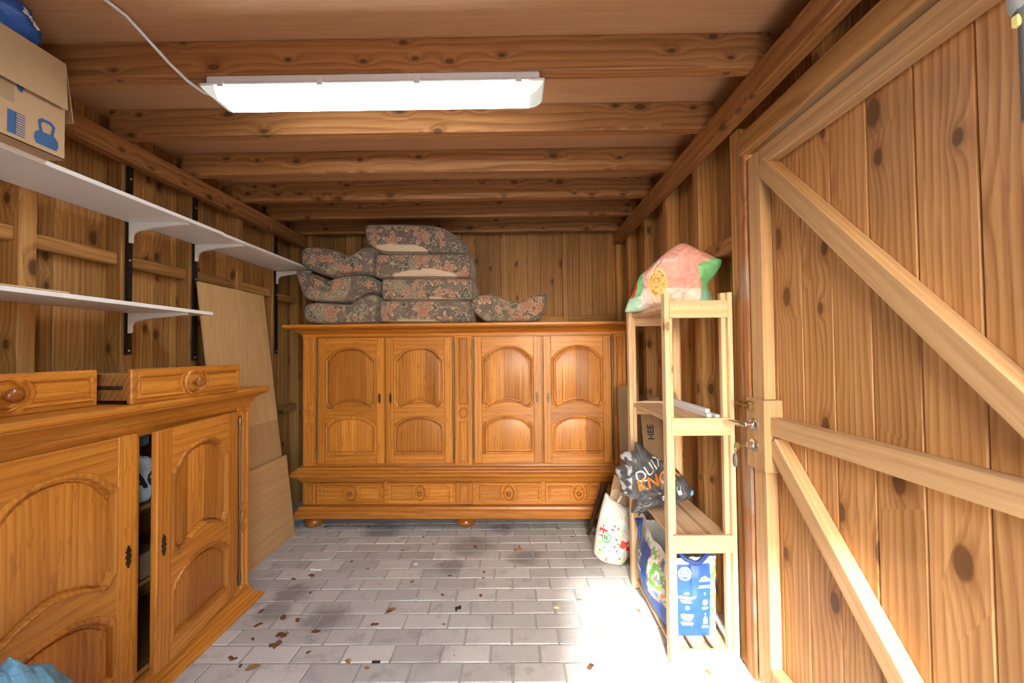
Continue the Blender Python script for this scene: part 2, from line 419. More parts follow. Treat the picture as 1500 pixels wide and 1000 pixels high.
def decal(name, shape, org, dx, dy, mat, parent, bvh=None, lift=.0015, cell=.012, thick=0.0):
    """lay a 2D print shape on a surface (bvh in world space) by throwing it along -(dx x dy)"""
    org = Vector(org); dx = Vector(dx).normalized(); dy = Vector(dy).normalized(); nrm = dx.cross(dy).normalized()
    bm = bmesh.new(); vs = [bm.verts.new((x, y, 0)) for x, y in shape[0]]
    for f in shape[1]:
        try: bm.faces.new([vs[i] for i in f])
        except ValueError: pass
    bmesh.ops.triangulate(bm, faces=bm.faces[:])
    if bvh is not None:
        xs = [v.co.x for v in bm.verts]; ys = [v.co.y for v in bm.verts]
        for ax, lo, hi in ((0, min(xs), max(xs)), (1, min(ys), max(ys))):
            k = lo + cell
            while k < hi:
                pc = [0, 0, 0]; pc[ax] = k; pn = [0, 0, 0]; pn[ax] = 1
                bmesh.ops.bisect_plane(bm, geom=bm.verts[:]+bm.edges[:]+bm.faces[:], plane_co=pc, plane_no=pn)
                k += cell
    po = Vector(parent.location); miss = []
    for v in bm.verts:
        p = org + dx*v.co.x + dy*v.co.y
        if bvh is not None:
            hit = bvh.ray_cast(p + nrm*.4, -nrm, 1.0)
            if hit[0] is not None: p = hit[0]
            else: miss.append(v)
        v.co = p + nrm*lift - po
    if miss: bmesh.ops.delete(bm, geom=miss, context='VERTS')
    me = bpy.data.meshes.new(name); bm.to_mesh(me); bm.free()
    return put(name, me, mat, parent)
def bvh_of(o):
    loc = Vector(o.location)
    return BVHTree.FromPolygons([v.co + loc for v in o.data.vertices], [tuple(p.vertices) for p in o.data.polygons])
def paint(me, fn):
    at = me.color_attributes.new('print', 'FLOAT_COLOR', 'POINT')
    for i, v in enumerate(me.vertices):
        c = fn(i, v.co); at.data[i].color = (c[0], c[1], c[2], 1)

# ================================================================== THE SHED
XL, XR, YB, YF, ZC = -2.01, 1.03, 3.70, -.90, 2.50
# ---- floor: sand bed with single pavers
fm = MB().box(XL-.1, XR+.1, YF-.1, YB+.1, -.12, -.0028)
floor = tag(fm.build('floor', M['mortar']), 'grey concrete block paving laid in running bond with sandy joints', 'floor', kind='structure')
BW, BD = .216, .1085
def brick_mesh(w_, seed):
    r = random.Random(seed); mb = MB(); c = .004; j = .0026
    x0, x1, y0, y1 = j, w_-j, j, BD-j
    lo = [(x0,y0,-.03),(x1,y0,-.03),(x1,y1,-.03),(x0,y1,-.03)]
    mid = [(x, y, -.006) for x, y, z in lo]
    top = [(x0+c+r.uniform(0,.002),y0+c,0),(x1-c,y0+c+r.uniform(0,.002),0),(x1-c-r.uniform(0,.002),y1-c,0),(x0+c,y1-c,0)]
    return mb.rings([lo, mid, top], cap0=False).mesh('brick')
bmesh_pool = [brick_mesh(BW, s) for s in range(5)]
for b_ in bmesh_pool: b_.materials.append(M['brick'])
rest = MB(); row = 0; y = YF; nb = 0
row0 = on_z(650, 970.6).y      # a joint line seen in the photograph
y = row0 - BD*math.ceil((row0-YF)/BD)
while y < YB:
    sh = ((row % 2) * .5) * BW + random.uniform(-.012, .012)
    x = XL - BW + sh + .045
    while x < XR:
        seen = 1.50 < y < 3.12 and not (x+BW < -1.62) and x < .95
        dz = random.uniform(-.0008, .0016)
        if seen and nb < 300:
            o = put('brick', random.choice(bmesh_pool), None, floor, (x, y, dz))
            o.rotation_euler = (random.uniform(-.006, .010), random.uniform(-.003, .003), random.uniform(-.006, .006)); nb += 1
        else:
            me = bmesh_pool[0]
            rest.add([(v.co.x+x, v.co.y+y, v.co.z+dz) for v in me.vertices], [tuple(p.vertices) for p in me.polygons])
        x += BW
    y += BD; row += 1
o = rest.build('brick_remainder', M['brick'], floor); o['kind'] = 'stuff'
og = MB().box(-9, 9, -14, YF-.1, -.2, -.02).build('ground', M['earth'])
tag(og, 'pale paved yard outside the shed doorway', 'ground', kind='structure')

# ---- boards
def board_mesh(wd, h, t=.018, g_=.0032, split=True):
    """tongue and groove board, front at y=0 facing -y, v-grooves at both edges (and a mock groove in the middle)"""
    pts = [(-.006, t), (-.006, t*.6), (.0005, t*.55), (.0005, g_), (g_, 0)]
    if split: pts += [(wd*.5-g_*.8, 0), (wd*.5, g_*.7), (wd*.5+g_*.8, 0)]
    pts += [(wd-g_, 0), (wd-.0005, g_), (wd-.0005, t)]
    return MB().prism(pts, 0, h, 'z').mesh('board')
def clad(parent, wd, z0, h, spans, place, mat, split=True):
    me = board_mesh(wd, h, split=split); me.materials.append(mat)
    for (a, b) in spans:
        k = a
        while k < b - .01:
            loc, rz = place(k); loc = (loc[0], loc[1], z0)
            o = put('board', me, None, parent, loc); o.rotation_euler = (0, 0, rz)
            k += wd
# left wall
wl = MB().box(XL-.05, XL-.021, YF-.05, YB+.05, -.1, ZC+.05).build('wall_left', M['pineZ'])
tag(wl, 'brown stained timber wall of vertical boards behind white shelves', 'wall', kind='structure')
clad(wl, .121, 0, ZC, [(YF, YB)], lambda k: ((XL, k, 0), pi/2), M['pineZ'])          # front -y -> +x
stud = MB().cham(-.03, 0, -.0325, .0325, 0, ZC-.0, .003).mesh('stud')
# studs: local box depth x -0.08..0, faces +x
studL = MB().cham(-.08, 0, -.031, .031, 0, ZC, .003).mesh('stud'); studL.materials.append(M['pineZ'])
LY = [-.46, -.05, .36, .78, 1.19, 1.60, 2.015, 2.435, 2.85, 3.27, 3.66]
for yy in LY: put('stud', studL, None, wl, (-1.93, yy, 0))
for i in range(len(LY)-1):
    for zz in (.86, 1.80):
        a, b = LY[i]+.032, LY[i+1]-.032
        tilt = random.uniform(-.012, .012)
        MB().cham(-1.992, -1.945, a, b, zz-.03+tilt, zz+.03+tilt, .006).build('noggin', M['pineY'], wl)
MB().cham(-1.93, -1.87, YF, 3.69, 2.27, 2.37, .003).build('top_plate', M['joistY'], wl)
# back wall
wb = MB().box(XL-.05, XR+.05, YB+.021, YB+.05, -.1, ZC+.05).build('wall_back', M['pineZ'])
tag(wb, 'far brown timber wall of vertical boards behind the wide cabinet', 'wall', kind='structure')
clad(wb, .118, 0, ZC, [(XL, XR)], lambda k: ((k, YB, 0), 0), M['pineZ'])
studB = MB().cham(-.022, .022, YB-.05, YB+.001, 0, ZC, .003).mesh('stud'); studB.materials.append(M['pineZ'])
for xx in (-1.84, -1.40, -.96, -.50, -.02, .45, .93): put('stud', studB, None, wb, (xx, 0, 0))
for a, b in ((-1.81, -1.42), (-1.38, -.98), (-.94, -.52), (-.48, -.04), (0, .43), (.47, .9)):
    MB().cham(a, b, YB-.045, YB+.001, 1.585, 1.64, .004).build('noggin', M['pineX'], wb)
    MB().cham(a, b, YB-.045, YB+.001, .80, .86, .004).build('noggin', M['pineX'], wb)
# right wall, with the doorway between y .60 and 1.68
DY0, DY1, DZ = .60, 1.665, 2.125
wr = MB().box(XR+.021, XR+.05, YF-.05, DY0-.02, -.1, ZC+.05).box(XR+.021, XR+.05, DY1+.02, YB+.05, -.1, ZC+.05).box(XR+.021, XR+.05, DY0-.02, DY1+.02, DZ, ZC+.05).build('wall_right', M['pineZ'])
tag(wr, 'brown timber wall of vertical boards and posts beside the slatted shelf', 'wall', kind='structure')
clad(wr, .118, 0, ZC, [(YF, DY0-.04), (DY1+.06, YB)], lambda k: ((XR, k+.118, 0), -pi/2), M['pineZ'])
clad(wr, .118, DZ+.05, ZC-DZ-.05, [(DY0-.04, DY1+.06)], lambda k: ((XR, k+.118, 0), -pi/2), M['pineZ'])
studR = MB().cham(0, .078, -.033, .033, 0, ZC, .003).mesh('stud'); studR.materials.append(M['pineZ'])
for yy in (-.80, -.36, .08, 2.14, 2.58, 3.02, 3.46): put('stud', studR, None, wr, (.952, yy, 0))
studs = MB().cham(0, .078, -.033, .033, DZ+.09, ZC, .003).mesh('stud'); studs.materials.append(M['pineZ'])
for yy in (1.26, .84): put('stud', studs, None, wr, (.952, yy, 0))
for (a, b, z0) in ((1.80, 2.105, 1.80), (2.175, 2.545, 1.80), (2.62, 2.985, 1.80), (3.06, 3.42, 1.80), (1.80, 2.105, .93), (2.175, 2.545, .93), (2.62, 2.985, .93), (3.06, 3.42, .93)):
    MB().cham(.968, 1.031, a, b, z0-.035, z0+.035, .005).build('noggin', M['joistY'], wr)
MB().cham(.892, .951, YF, 3.69, 2.27, 2.37, .003).build('top_plate', M['joistY'], wr)
MB().cham(.955, 1.03, 1.735, 1.80, 0, 2.27, .004).build('door_post', M['pineZ'], wr)
MB().cham(.945, 1.03, DY1+.006, 1.734, 0, 2.21, .005).build('door_jamb', M['weathered'], wr)
MB().cham(.945, 1.03, DY0-.075, DY0-.008, 0, 2.21, .005).build('door_jamb', M['weathered'], wr)
MB().cham(.935, 1.03, DY0-.02, DY1+.03, DZ, 2.215, .006).build('door_header', M['pineY'], wr)
# front wall with the open doorway the daylight comes through
OX0, OX1, OZ = -.12, .88, 2.08
wf = MB().box(XL-.05, OX0, YF-.06, YF, -.1, ZC+.05).box(OX1, XR+.05, YF-.06, YF, -.1, ZC+.05).box(OX0, OX1, YF-.06, YF, OZ, ZC+.05).build('wall_front', M['pineZ'])
tag(wf, 'timber wall with the open doorway that lets in daylight', 'wall', kind='structure')
# ceiling: plywood on joists
ce = MB().box(XL-.05, XR+.05, YF-.05, YB+.05, ZC+.012, ZC+.05).build('ceiling', M['ceil'])
tag(ce, 'reddish plywood ceiling carried on brown timber joists', 'ceiling', kind='structure')
for a, b in ((YF, .30), (.302, 1.52), (1.522, 2.74), (2.742, YB)):
    MB().box(XL, XR, a, b, ZC, ZC+.012).build('plywood_sheet', M['ceil'], ce)
jm = MB().cham(-1.93, .955, 0, .055, 2.37, ZC, .003).mesh('joist'); jm.materials.append(M['joistX'])
for yy in (-.56, -.15, .26, .67, 1.085, 1.497, 1.915, 2.345, 2.76, 3.15, 3.55): put('joist', jm, None, ce, (0, yy, 0))

# ---- door in the right wall
d1 = thing('door_1', 'plank door with diagonal braces and lever handle', 'door', (0, 0, 0), kind='structure')
me = board_mesh(.137, 2.07, g_=.0045, split=False); me.materials.append(M['doorboard'])
k = DY0+.005
while k < DY1-.06:
    o = put('board', me, None, d1, (.997, k+.137, .03)); o.rotation_euler = (0, 0, -pi/2); k += .137
me2 = board_mesh(DY1-.003-k, 2.07, split=False)
if DY1-.003-k > .02:
    o = put('board', me2, M['doorboard'], d1, (.997, DY1-.003, .03)); o.rotation_euler = (0, 0, -pi/2)
MB().cham(.952, .996, DY1-.085, DY1-.004, .03, 2.10, .003).build('stile', M['frameZ'], d1)
MB().cham(.952, .996, DY0+.004, DY0+.08, .03, 2.10, .003).build('stile', M['frameZ'], d1)
MB().cham(.951, .996, DY0+.081, DY1-.086, 2.03, 2.10, .003).build('rail', M['frameY'], d1)
MB().cham(.951, .996, DY0+.081, DY1-.086, .03, .12, .003).build('rail', M['frameY'], d1)
MB().cham(.946, .996, DY0+.081, DY1-.10, 1.005, 1.072, .003).build('rail', M['frameY'], d1)
def brace(a, b, wd, x0, x1):
    a = Vector(a); b = Vector(b); L = (b-a).length
    c1 = (b-a).angle_signed(Vector((1, 0)))
    o = MB().cham(x0, x1, 0, L, -wd/2, wd/2, .003).build('brace', M['frameY'], d1, loc=(0, a.x, a.y))
    o.rotation_euler = (atan2(b.y-a.y, b.x-a.x), 0, 0)
brace((1.575, 2.035), (.715, 1.135), .066, .948, .996)
brace((1.545, .975), (.735, .165), .064, .948, .996)
MB().cham(.925, .996, DY1-.125, DY1-.003, .865, 1.135, .003).build('lock_block', M['frameZ'], d1)
hb = MB(); Mx = Matrix.Translation((.925, 1.605, 1.035)) @ Matrix.Rotation(-pi/2, 4, 'Y')
hb.lathe([(.0255, -.001), (.0255, .006), (.022, .009), (.010, .010), (.009, .035)], 24, Mx)
hr = hb.build('handle_rose', M['chrome'], d1, 40)
MB().tube([(.888, 1.605, 1.035), (.884, 1.615, 1.035), (.882, 1.64, 1.034), (.883, 1.70, 1.030), (.886, 1.725, 1.028)], [.0095, .011, .0105, .010, .008], 12).build('lever', M['chrome'], hr, 60)
hb = MB(); Mx = Matrix.Translation((.925, 1.605, .955)) @ Matrix.Rotation(-pi/2, 4, 'Y')
hb.lathe([(.026, -.001), (.026, .007), (.022, .010), (.012, .011), (.012, .03), (.010, .031)], 24, Mx).build('lock_rose', M['chrome'], d1, 40)
lb = MB().box(.916, .925, 1.600, 1.690, 1.092, 1.122).build('bolt_plate', M['brass'], d1)
bb = MB().tube([(.909, 1.600, 1.107), (.909, 1.705, 1.107)], .006, 10)
for yy in (1.612, 1.645, 1.675): bb.box(.904, .917, yy-.006, yy+.006, 1.094, 1.120)
bb.build('bolt_bar', M['brass'], lb, 50)
kr = thing('key_ring', 'steel key with dark fob hanging in the door lock', 'keys', (.893, 1.60, .955))
kb = MB().box(-.030, .005, -.0012, .0012, -.004, .004).lathe([(.0125, -.0012), (.0125, .0012)], 18, Matrix.Translation((-.040, 0, 0)) @ Matrix.Rotation(pi/2, 4, 'X'))
kb.build('key', M['brass'], kr)
MB().tube([(-.048 + .016*sin(t)*.3, .016*sin(t), -.013-.016*cos(t)+.0) for t in [2*pi*i/20 for i in range(20)]], .0013, 6, closed=True).build('ring', M['chrome'], kr, 60)
fb = MB(); n = 18
fb.rings([[(-.05+dx, .013*s_*cos(2*pi*i/n), -.055+.026*s_*sin(2*pi*i/n)) for i in range(n)] for dx, s_ in ((-.004, .75), (-.003, 1), (.003, 1), (.004, .75))])
fo = fb.build('fob', M['greyplastic'], kr, 50)
MB().rings([[(-.05+dx, .008*s_*cos(2*pi*i/n), -.055+.018*s_*sin(2*pi*i/n)) for i in range(n)] for dx, s_ in ((-.0055, 1), (-.004, 1))]).build('fob_plate', M['chrome'], fo)

# ================================================================== CABINETS
def arch_top(x, wd, A, nt=.020, p=1.5):
    s = abs(x)
    if s > wd - nt: return -sqrt(max(0, nt*nt - (wd-s)**2))
    q = 1 - s/(wd-nt); k = min(1, q/.22); k = k*k*(3-2*k)
    return A*(1-(1-q)**2.4)*(.25+.75*k) if q > 0 else 0
def xs_for(wd, nt=.020, n=28):
    a = [-wd + nt*(1-cos(pi/2*i/6)) for i in range(7)]
    m = [-wd+nt + (2*wd-2*nt)*i/n for i in range(1, n)]
    return a + m + [-v for v in a[::-1]]
def offset_in(pts, d):
    """inward offset of a CCW polygon"""
    n = len(pts); out = []
    for i in range(n):
        p0, p1, p2 = Vector(pts[i-1]), Vector(pts[i]), Vector(pts[(i+1) % n])
        e1 = (p1-p0); e2 = (p2-p1)
        e1 = e1.normalized() if e1.length > 1e-9 else e2.normalized(); e2 = e2.normalized() if e2.length > 1e-9 else e1
        n1 = Vector((-e1.y, e1.x)); n2 = Vector((-e2.y, e2.x)); m = n1+n2
        if m.length < 1e-6: m = n1
        m.normalize(); c = max(.55, m.dot(n1))
        q = p1 + m*(d/c); out.append((q.x, q.y))
    return out
PROF = [(0, .012), (0, .0), (.002, -.004), (.007, -.0055), (.012, -.003), (.014, .004), (.016, .011), (.021, .0115), (.023, .006), (.030, .004)]
PROF_S = [(0, .004), (0, -.004), (.003, -.009), (.008, -.007), (.0105, .001), (.015, .001), (.018, -.004)]
def ring_panel(pts, prof=PROF, k=1.0, strip=False):
    mb = MB(); loops = []
    for d, y_ in prof:
        if d and strip == 'cap':
            za = min(p[1] for p in pts); zb_ = max(p[1] for p in pts)
            q = [(a_, min(max(b_, za+d*k), zb_-d*k)) for a_, b_ in offset_in(pts, d*k)]
        elif d and strip:
            xa = min(p[0] for p in pts); xb = max(p[0] for p in pts); cc = (xa+xb)/2; f = 1-d*k/((xb-xa)/2)
            q = [(cc+(p[0]-cc)*f, p[1]+(d*k if i < len(pts)//2 else -d*k)) for i, p in enumerate(pts)]
        else: q = offset_in(pts, d*k) if d else pts
        loops.append([(p[0], y_*k, p[1]) for p in q])
    mb.rings(loops, cap0=False, cap1=not strip)
    if strip:
        n = len(pts); b0 = (len(loops)-1)*n
        mb.f += [(b0+i, b0+i+1, b0+n-2-i, b0+n-1-i) for i in range(n//2-1)]
    return mb
def strip_prism(bot, top, y0, y1):
    """solid between two curves sampled at the same x"""
    m = len(bot); mb = MB()
    vs = [(p[0], y0, p[1]) for p in bot] + [(p[0], y0, p[1]) for p in top] + [(p[0], y1, p[1]) for p in bot] + [(p[0], y1, p[1]) for p in top]
    fs = []
    for i in range(m-1):
        fs += [(i, i+1, m+i+1, m+i), (2*m+i, 3*m+i, 3*m+i+1, 2*m+i+1), (i, 2*m+i, 2*m+i+1, i+1), (m+i, m+i+1, 3*m+i+1, 3*m+i)]
    fs += [(0, m, 3*m, 2*m), (m-1, 3*m-1, 4*m-1, 2*m-1)]
    return mb.add(vs, fs)
def rect_pts(x0, x1, z0, z1): return [(x0, z0), (x1, z0), (x1, z1), (x0, z1)]
def lock_plate_pts():
    half = [(.0, -.042), (.004, -.039), (.0025, -.034), (.009, -.030), (.006, -.025), (.012, -.020), (.0085, -.014), (.0055, -.010), (.0115, -.004)]
    half = half + [(x, -z) for x, z in half[::-1]]
    return half[:-1] + [(-x, z) for x, z in half[::-1]][:-1]
def make_door(parent, x0, x1, z0, z1, hinge, th=.022, sw=.062, open_=0.0, kw=1.0):
    """panelled oak door; front at local y=0 (facing -y). hinge 'l' or 'r'"""
    wd = x1-x0; h = z1-z0; hx = wd if hinge == 'r' else 0
    c = wd/2 - hx                      # panel centre in door coordinates
    W_ = wd/2 - sw
    d = MB().box(-hx+.004, wd-hx-.004, .017, th+.002, .004, h-.004).build('door', M['oakZ'], parent, loc=(x0+hx, -th, z0))
    d.rotation_euler = (0, 0, open_)
    MB().cham(-hx, -hx+sw, 0, th, 0, h, .004).build('stile', M['oakZ'], d)
    MB().cham(wd-hx-sw, wd-hx, 0, th, 0, h, .004).build('stile', M['oakZ'], d)
    xs = xs_for(W_)
    zt = h - .140*kw; zm_hi = h*.445; zm_lo = h*.325; zb = .068
    At, Am, Al = .070*kw, .034*kw, .048*kw
    top = lambda x: zt + arch_top(x, W_, At)
    ub = lambda x: zm_hi - (arch_top(x, W_, 0) if abs(x) > W_-.02 else 0) + (Am*sin(pi/2*(1-abs(x)/(W_-.02)))**2 if abs(x) < W_-.02 else 0) - .012*(sin(pi*min(1, (1-abs(x)/W_)*2.2))**2 if abs(x) > W_*.55 else 0)
    lt = lambda x: zm_lo + arch_top(x, W_, Al)
    bot_ = [(c+x, .001) for x in xs]
    strip_prism([(c+x, top(x)) for x in xs], [(c+x, h-.001) for x in xs], .0008, th).build('rail', M['oakX'], d)
    strip_prism([(c+x, lt(x)) for x in xs], [(c+x, ub(x)) for x in xs], .0008, th).build('rail', M['oakX'], d)
    strip_prism(bot_, [(c+x, zb) for x in xs], .0008, th).build('rail', M['oakX'], d)
    up = [(c+x, ub(x)) for x in xs] + [(c+x, top(x)) for x in xs[::-1]]
    ring_panel(up, k=1.3, strip=True).build('upper_panel', M['oakpanel'], d, 28)
    lo = [(c+x, zb) for x in xs] + [(c+x, lt(x)) for x in xs[::-1]]
    ring_panel(lo, k=1.3, strip=True).build('lower_panel', M['oakpanel'], d, 28)
    fx = (wd-hx-.036) if hinge == 'l' else (-hx+.036)
    MB().prism([(fx+x, h*.515+z) for x, z in lock_plate_pts()], -.003, .001, 'y').build('lock_plate', M['antique'], d)
    return d
def hinge_rod(parent, x, z0, z1):
    mb = MB().tube([(x, -.027, z0), (x, -.027, z1)], .0055, 10)
    for z in (z0, z1):
        mb.lathe([(.003, -.035), (.0075, -.03), (.006, -.02), (.0085, -.01), (.0085, .01), (.006, .02), (.0075, .03), (.003, .035)], 10, Matrix.Translation((x, -.027, z)))
    mb.build('hinge_rod', M['rod'], parent, 40)
def mould(x0, x1, y1, prof, name, parent, mat, yf=0.0, sides=True):
    """moulding running round left side, front and right side. prof: (overhang, z)"""
    loops = [[(x0-o, yf-o, z), (x1+o, yf-o, z), (x1+o, y1, z), (x0-o, y1, z)] for o, z in prof]
    return MB().rings(loops).build(name, mat, parent, 25)
def oval(cx, cz, rx, rz, n=28): return [(cx+rx*cos(2*pi*i/n), cz+rz*sin(2*pi*i/n)) for i in range(n)]
def post(parent, x0, x1, z0, z1, y1=.03, dec=True):
    p = MB().cham(x0, x1, -.012, y1, z0, z1, .004).build('corner_post', M['oakZ'], parent)
    m = (x1-x0)*.24; c = (x0+x1)/2; zo = z0+(z1-z0)*.40
    def trim_(pts):
        mb = ring_panel(pts, [(0, .001), (0, -.007), (.003, -.010), (.007, -.007), (.009, .0015), (.0125, .002), (.016, -.005)])
        mb.v = [(x, y_-.012, z) for x, y_, z in mb.v]; mb.build('carved_panel', M['oakZ'], p, 28)
    if dec:
        trim_(rect_pts(x0+m, x1-m, zo+.065, z1-.02)); trim_(rect_pts(x0+m, x1-m, z0+.02, zo-.065)); trim_(oval(c, zo, (x1-x0)*.27, .042))
    else: trim_(rect_pts(x0+m, x1-m, z0+.012, z1-.012))
    return p
KNOBP = [(.010, 0), (.012, .004), (.009, .010), (.010, .015), (.020, .022), (.0215, .029), (.018, .035), (.009, .038), (.002, .0385)]
def drawer_front(parent, x0, x1, z0, z1, y0, name='drawer_front', rx=.040, knob_s=.85):
    """carved front, face at y0"""
    f = MB().cham(x0, x1, y0, y0+.02, z0, z1, .004).build(name, M['oakX'], parent)
    c = (x0+x1)/2; zc = (z0+z1)/2; hh = (z1-z0)/2; mx = .020
    def trim_(nm, pts, prof):
        mb = ring_panel(pts, prof, strip='cap' if nm == 'carved_panel' else False); mb.v = [(x, y_+y0, z) for x, y_, z in mb.v]; mb.build(nm, M['oakX'], f, 28)
    ry = hh*.80; rw = rx*1.45
    z_lo, z_hi = z0+.020, z1-.020; zr = (z_hi-z_lo)/2
    arc = [(sqrt(max(0, 1-((z_lo+(z_hi-z_lo)*i/10-zc)/(ry*1.18))**2))*rw, z_lo+(z_hi-z_lo)*i/10) for i in range(11)]
    zz_ = [az for ax, az in arc]
    R_ = [(c+ax, az) for ax, az in arc[::-1]]; L_ = [(c-ax, az) for ax, az in arc]
    trim_('carved_panel', [(x0+mx, z) for z in zz_[::-1]] + L_, PROF_S)
    trim_('carved_panel', [(x1-mx, z) for z in zz_] + R_, PROF_S)
    trim_('rosette', oval(c, zc, rx*1.15, ry), [(0, .001), (0, -.005), (.004, -.010), (.008, -.005), (.010, .001), (.014, -.008), (.018, -.004)])
    MB().lathe([(r*knob_s, z*knob_s) for r, z in KNOBP], 20, Matrix.Translation((c, y0-.002, zc)) @ Matrix.Rotation(pi/2, 4, 'X')).build('knob', M['knob'], f, 50)
    return f
CORN = lambda z0, z1, o: [(0, z0), (.006, z0), (.008, z0+(z1-z0)*.18), (.016, z0+(z1-z0)*.22), (.03*o/.1, z0+(z1-z0)*.40), (.055*o/.1, z0+(z1-z0)*.58), (.085*o/.1, z0+(z1-z0)*.68), (.088*o/.1, z0+(z1-z0)*.74), (o, z0+(z1-z0)*.78), (o, z1-.004), (o-.004, z1)]

# ---- wide four-door cabinet at the far wall
W2 = 1.228
fc = thing('oak_cabinet', 'wide four-door oak cabinet with bun feet, carrying the cushions', 'cabinet', (-.398, 3.115, 0), radians(-.9))
for xx in (-1.165, .005, 1.165):
    MB().lathe([(.035, 0), (.055, .006), (.070, .025), (.072, .045), (.060, .068), (.038, .080), (.045, .085), (.045, .092)], 24, Matrix.Translation((xx, .045, 0))).build('bun_foot', M['knob'], fc, 40)
    MB().lathe([(.035, 0), (.055, .006), (.070, .025), (.072, .045), (.060, .068), (.038, .080), (.045, .085), (.045, .092)], 16, Matrix.Translation((xx, .42, 0))).build('bun_foot', M['knob'], fc, 40)
mould(-W2, W2, .50, [(.018, .088), (.045, .088), (.048, .115), (.040, .128), (.042, .140), (.028, .150), (.024, .168), (.006, .172)], 'base_moulding', fc, M['oakX'], -.005)
MB().box(-W2+.0, W2, .012, .50, .170, .36).build('drawer_case', M['oakX'], fc)
mould(-W2, W2, .50, [(.0, .345), (.010, .348), (.020, .362), (.024, .378), (.050, .386), (.066, .402), (.070, .424), (.052, .432), (.048, .442), (.032, .450), (.026, .462), (.006, .466), (.004, .474)], 'waist_moulding', fc, M['oakX'], -.005)
MB().box(-W2, W2, .012, .50, .470, 1.462).build('carcass', M['oakZ'], fc)
mould(-W2, W2, .50, CORN(1.452, 1.540, .105), 'cornice', fc, M['oakX'], -.005)
MB().cham(-W2+.10, W2-.10, -.004, .02, .470, .490, .003).build('bottom_rail', M['oakX'], fc)
MB().cham(-W2+.10, W2-.10, -.004, .02, 1.440, 1.456, .003).build('top_rail', M['oakX'], fc)
for a, b in ((-W2, -W2+.098), (-.066, .068), (W2-.098, W2)):
    post(fc, a, b, .474, 1.452)
    post(fc, a, b, .178, .342, dec=False)
for (a, b, hg) in ((-1.112, -.600, 'l'), (-.588, -.080, 'r'), (.082, .592, 'l'), (.604, 1.112, 'r')):
    d = make_door(fc, a, b, .490, 1.440, hg)
    hinge_rod(fc, a-.008 if hg == 'l' else b+.008, .555, 1.385)
for (a, b) in ((-1.108, -.612), (-.580, -.086), (.088, .586), (.612, 1.108)):
    drawer_front(fc, a, b, .186, .338, -.004)

# ---- two-door sideboard along the left wall
SB = thing('oak_sideboard', 'low two-door oak sideboard with one door ajar, carrying two loose drawers', 'cabinet', (-1.46, 1.56, 0), pi/2)
HX = .66; DEP = .455
mould(-HX, HX, DEP, [(.058, 0), (.058, .016), (.050, .026), (.030, .036), (.016, .056), (.012, .078), (.002, .086)], 'plinth', SB, M['oakX'], 0)
MB().box(-HX, -HX+.022, .03, DEP, .08, 1.06).build('side_panel', M['oakZ'], SB)
MB().box(HX-.022, HX, .03, DEP, .08, 1.06).build('side_panel', M['oakZ'], SB)
MB().box(-HX, HX, DEP-.012, DEP, .08, 1.06).build('back_panel', M['inside'], SB)
MB().box(-HX+.022, HX-.022, .012, DEP-.012, .086, .104).build('bottom_board', M['inside'], SB)
for zz in (.40, .70): MB().cham(-HX+.022, HX-.022, .05, DEP-.012, zz, zz+.018, .002).build('shelf', M['inside'], SB)
mould(-HX, HX, DEP, CORN(1.042, 1.146, .078), 'cornice_top', SB, M['oakX'], 0)
post(SB, -HX, -HX+.098, .084, 1.046); post(SB, HX-.098, HX, .084, 1.046)
MB().cham(-.562, .562, -.003, .014, 1.012, 1.046, .002).build('top_rail', M['oakX'], SB)
make_door(SB, -.552, -.006, .108, 1.032, 'l', sw=.078, kw=1.15)
make_door(SB, .010, .554, .108, 1.032, 'r', sw=.078, kw=1.15, open_=radians(6.0))
hinge_rod(SB, .562, .17, .97); hinge_rod(SB, -.560, .17, .97)
MB().box(-.005, .009, -.012, .004, .11, 1.03).build('strike_lip', M['oakZ'], SB)

# ---- the two loose drawers on top
def loose_drawer(label, corner_far, corner_near, z0, h=.130, depth=.40):
    a = Vector(corner_near); b = Vector(corner_far); L = (b-a).length; ang = atan2((b-a).y, (b-a).x)
    t = thing('drawer', label, 'drawer', (a.x, a.y, z0), ang, group=None)
    drawer_front(t, 0, L, 0, h, 0, 'front', rx=.042, knob_s=1.05)
    s0, s1 = .022, L-.022
    MB().cham(s0, s0+.014, .018, depth, .012, h-.018, .002).build('side', M['inside'], t)
    MB().cham(s1-.014, s1, .018, depth, .012, h-.018, .002).build('side', M['inside'], t)
    MB().cham(s0+.014, s1-.014, depth-.014, depth, .012, h-.025, .002).build('back', M['inside'], t)
    MB().box(s0+.014, s1-.014, .018, depth-.014, .018, .026).build('bottom', M['inside'], t)
    MB().box(s0-.0015, s0+.001, .06, depth-.02, h*.40, h*.52).build('runner_groove', M['stainwood'], t)
    return t
loose_drawer('loose oak drawer on the sideboard end next to the leaning plywood', (-1.362, 2.015, 0), (-1.405, 1.488, 0), 1.146)
loose_drawer('loose oak drawer pushed back on the sideboard above the closed door', (-1.514, 1.474, 0), (-1.530, .945, 0), 1.146, depth=.385)

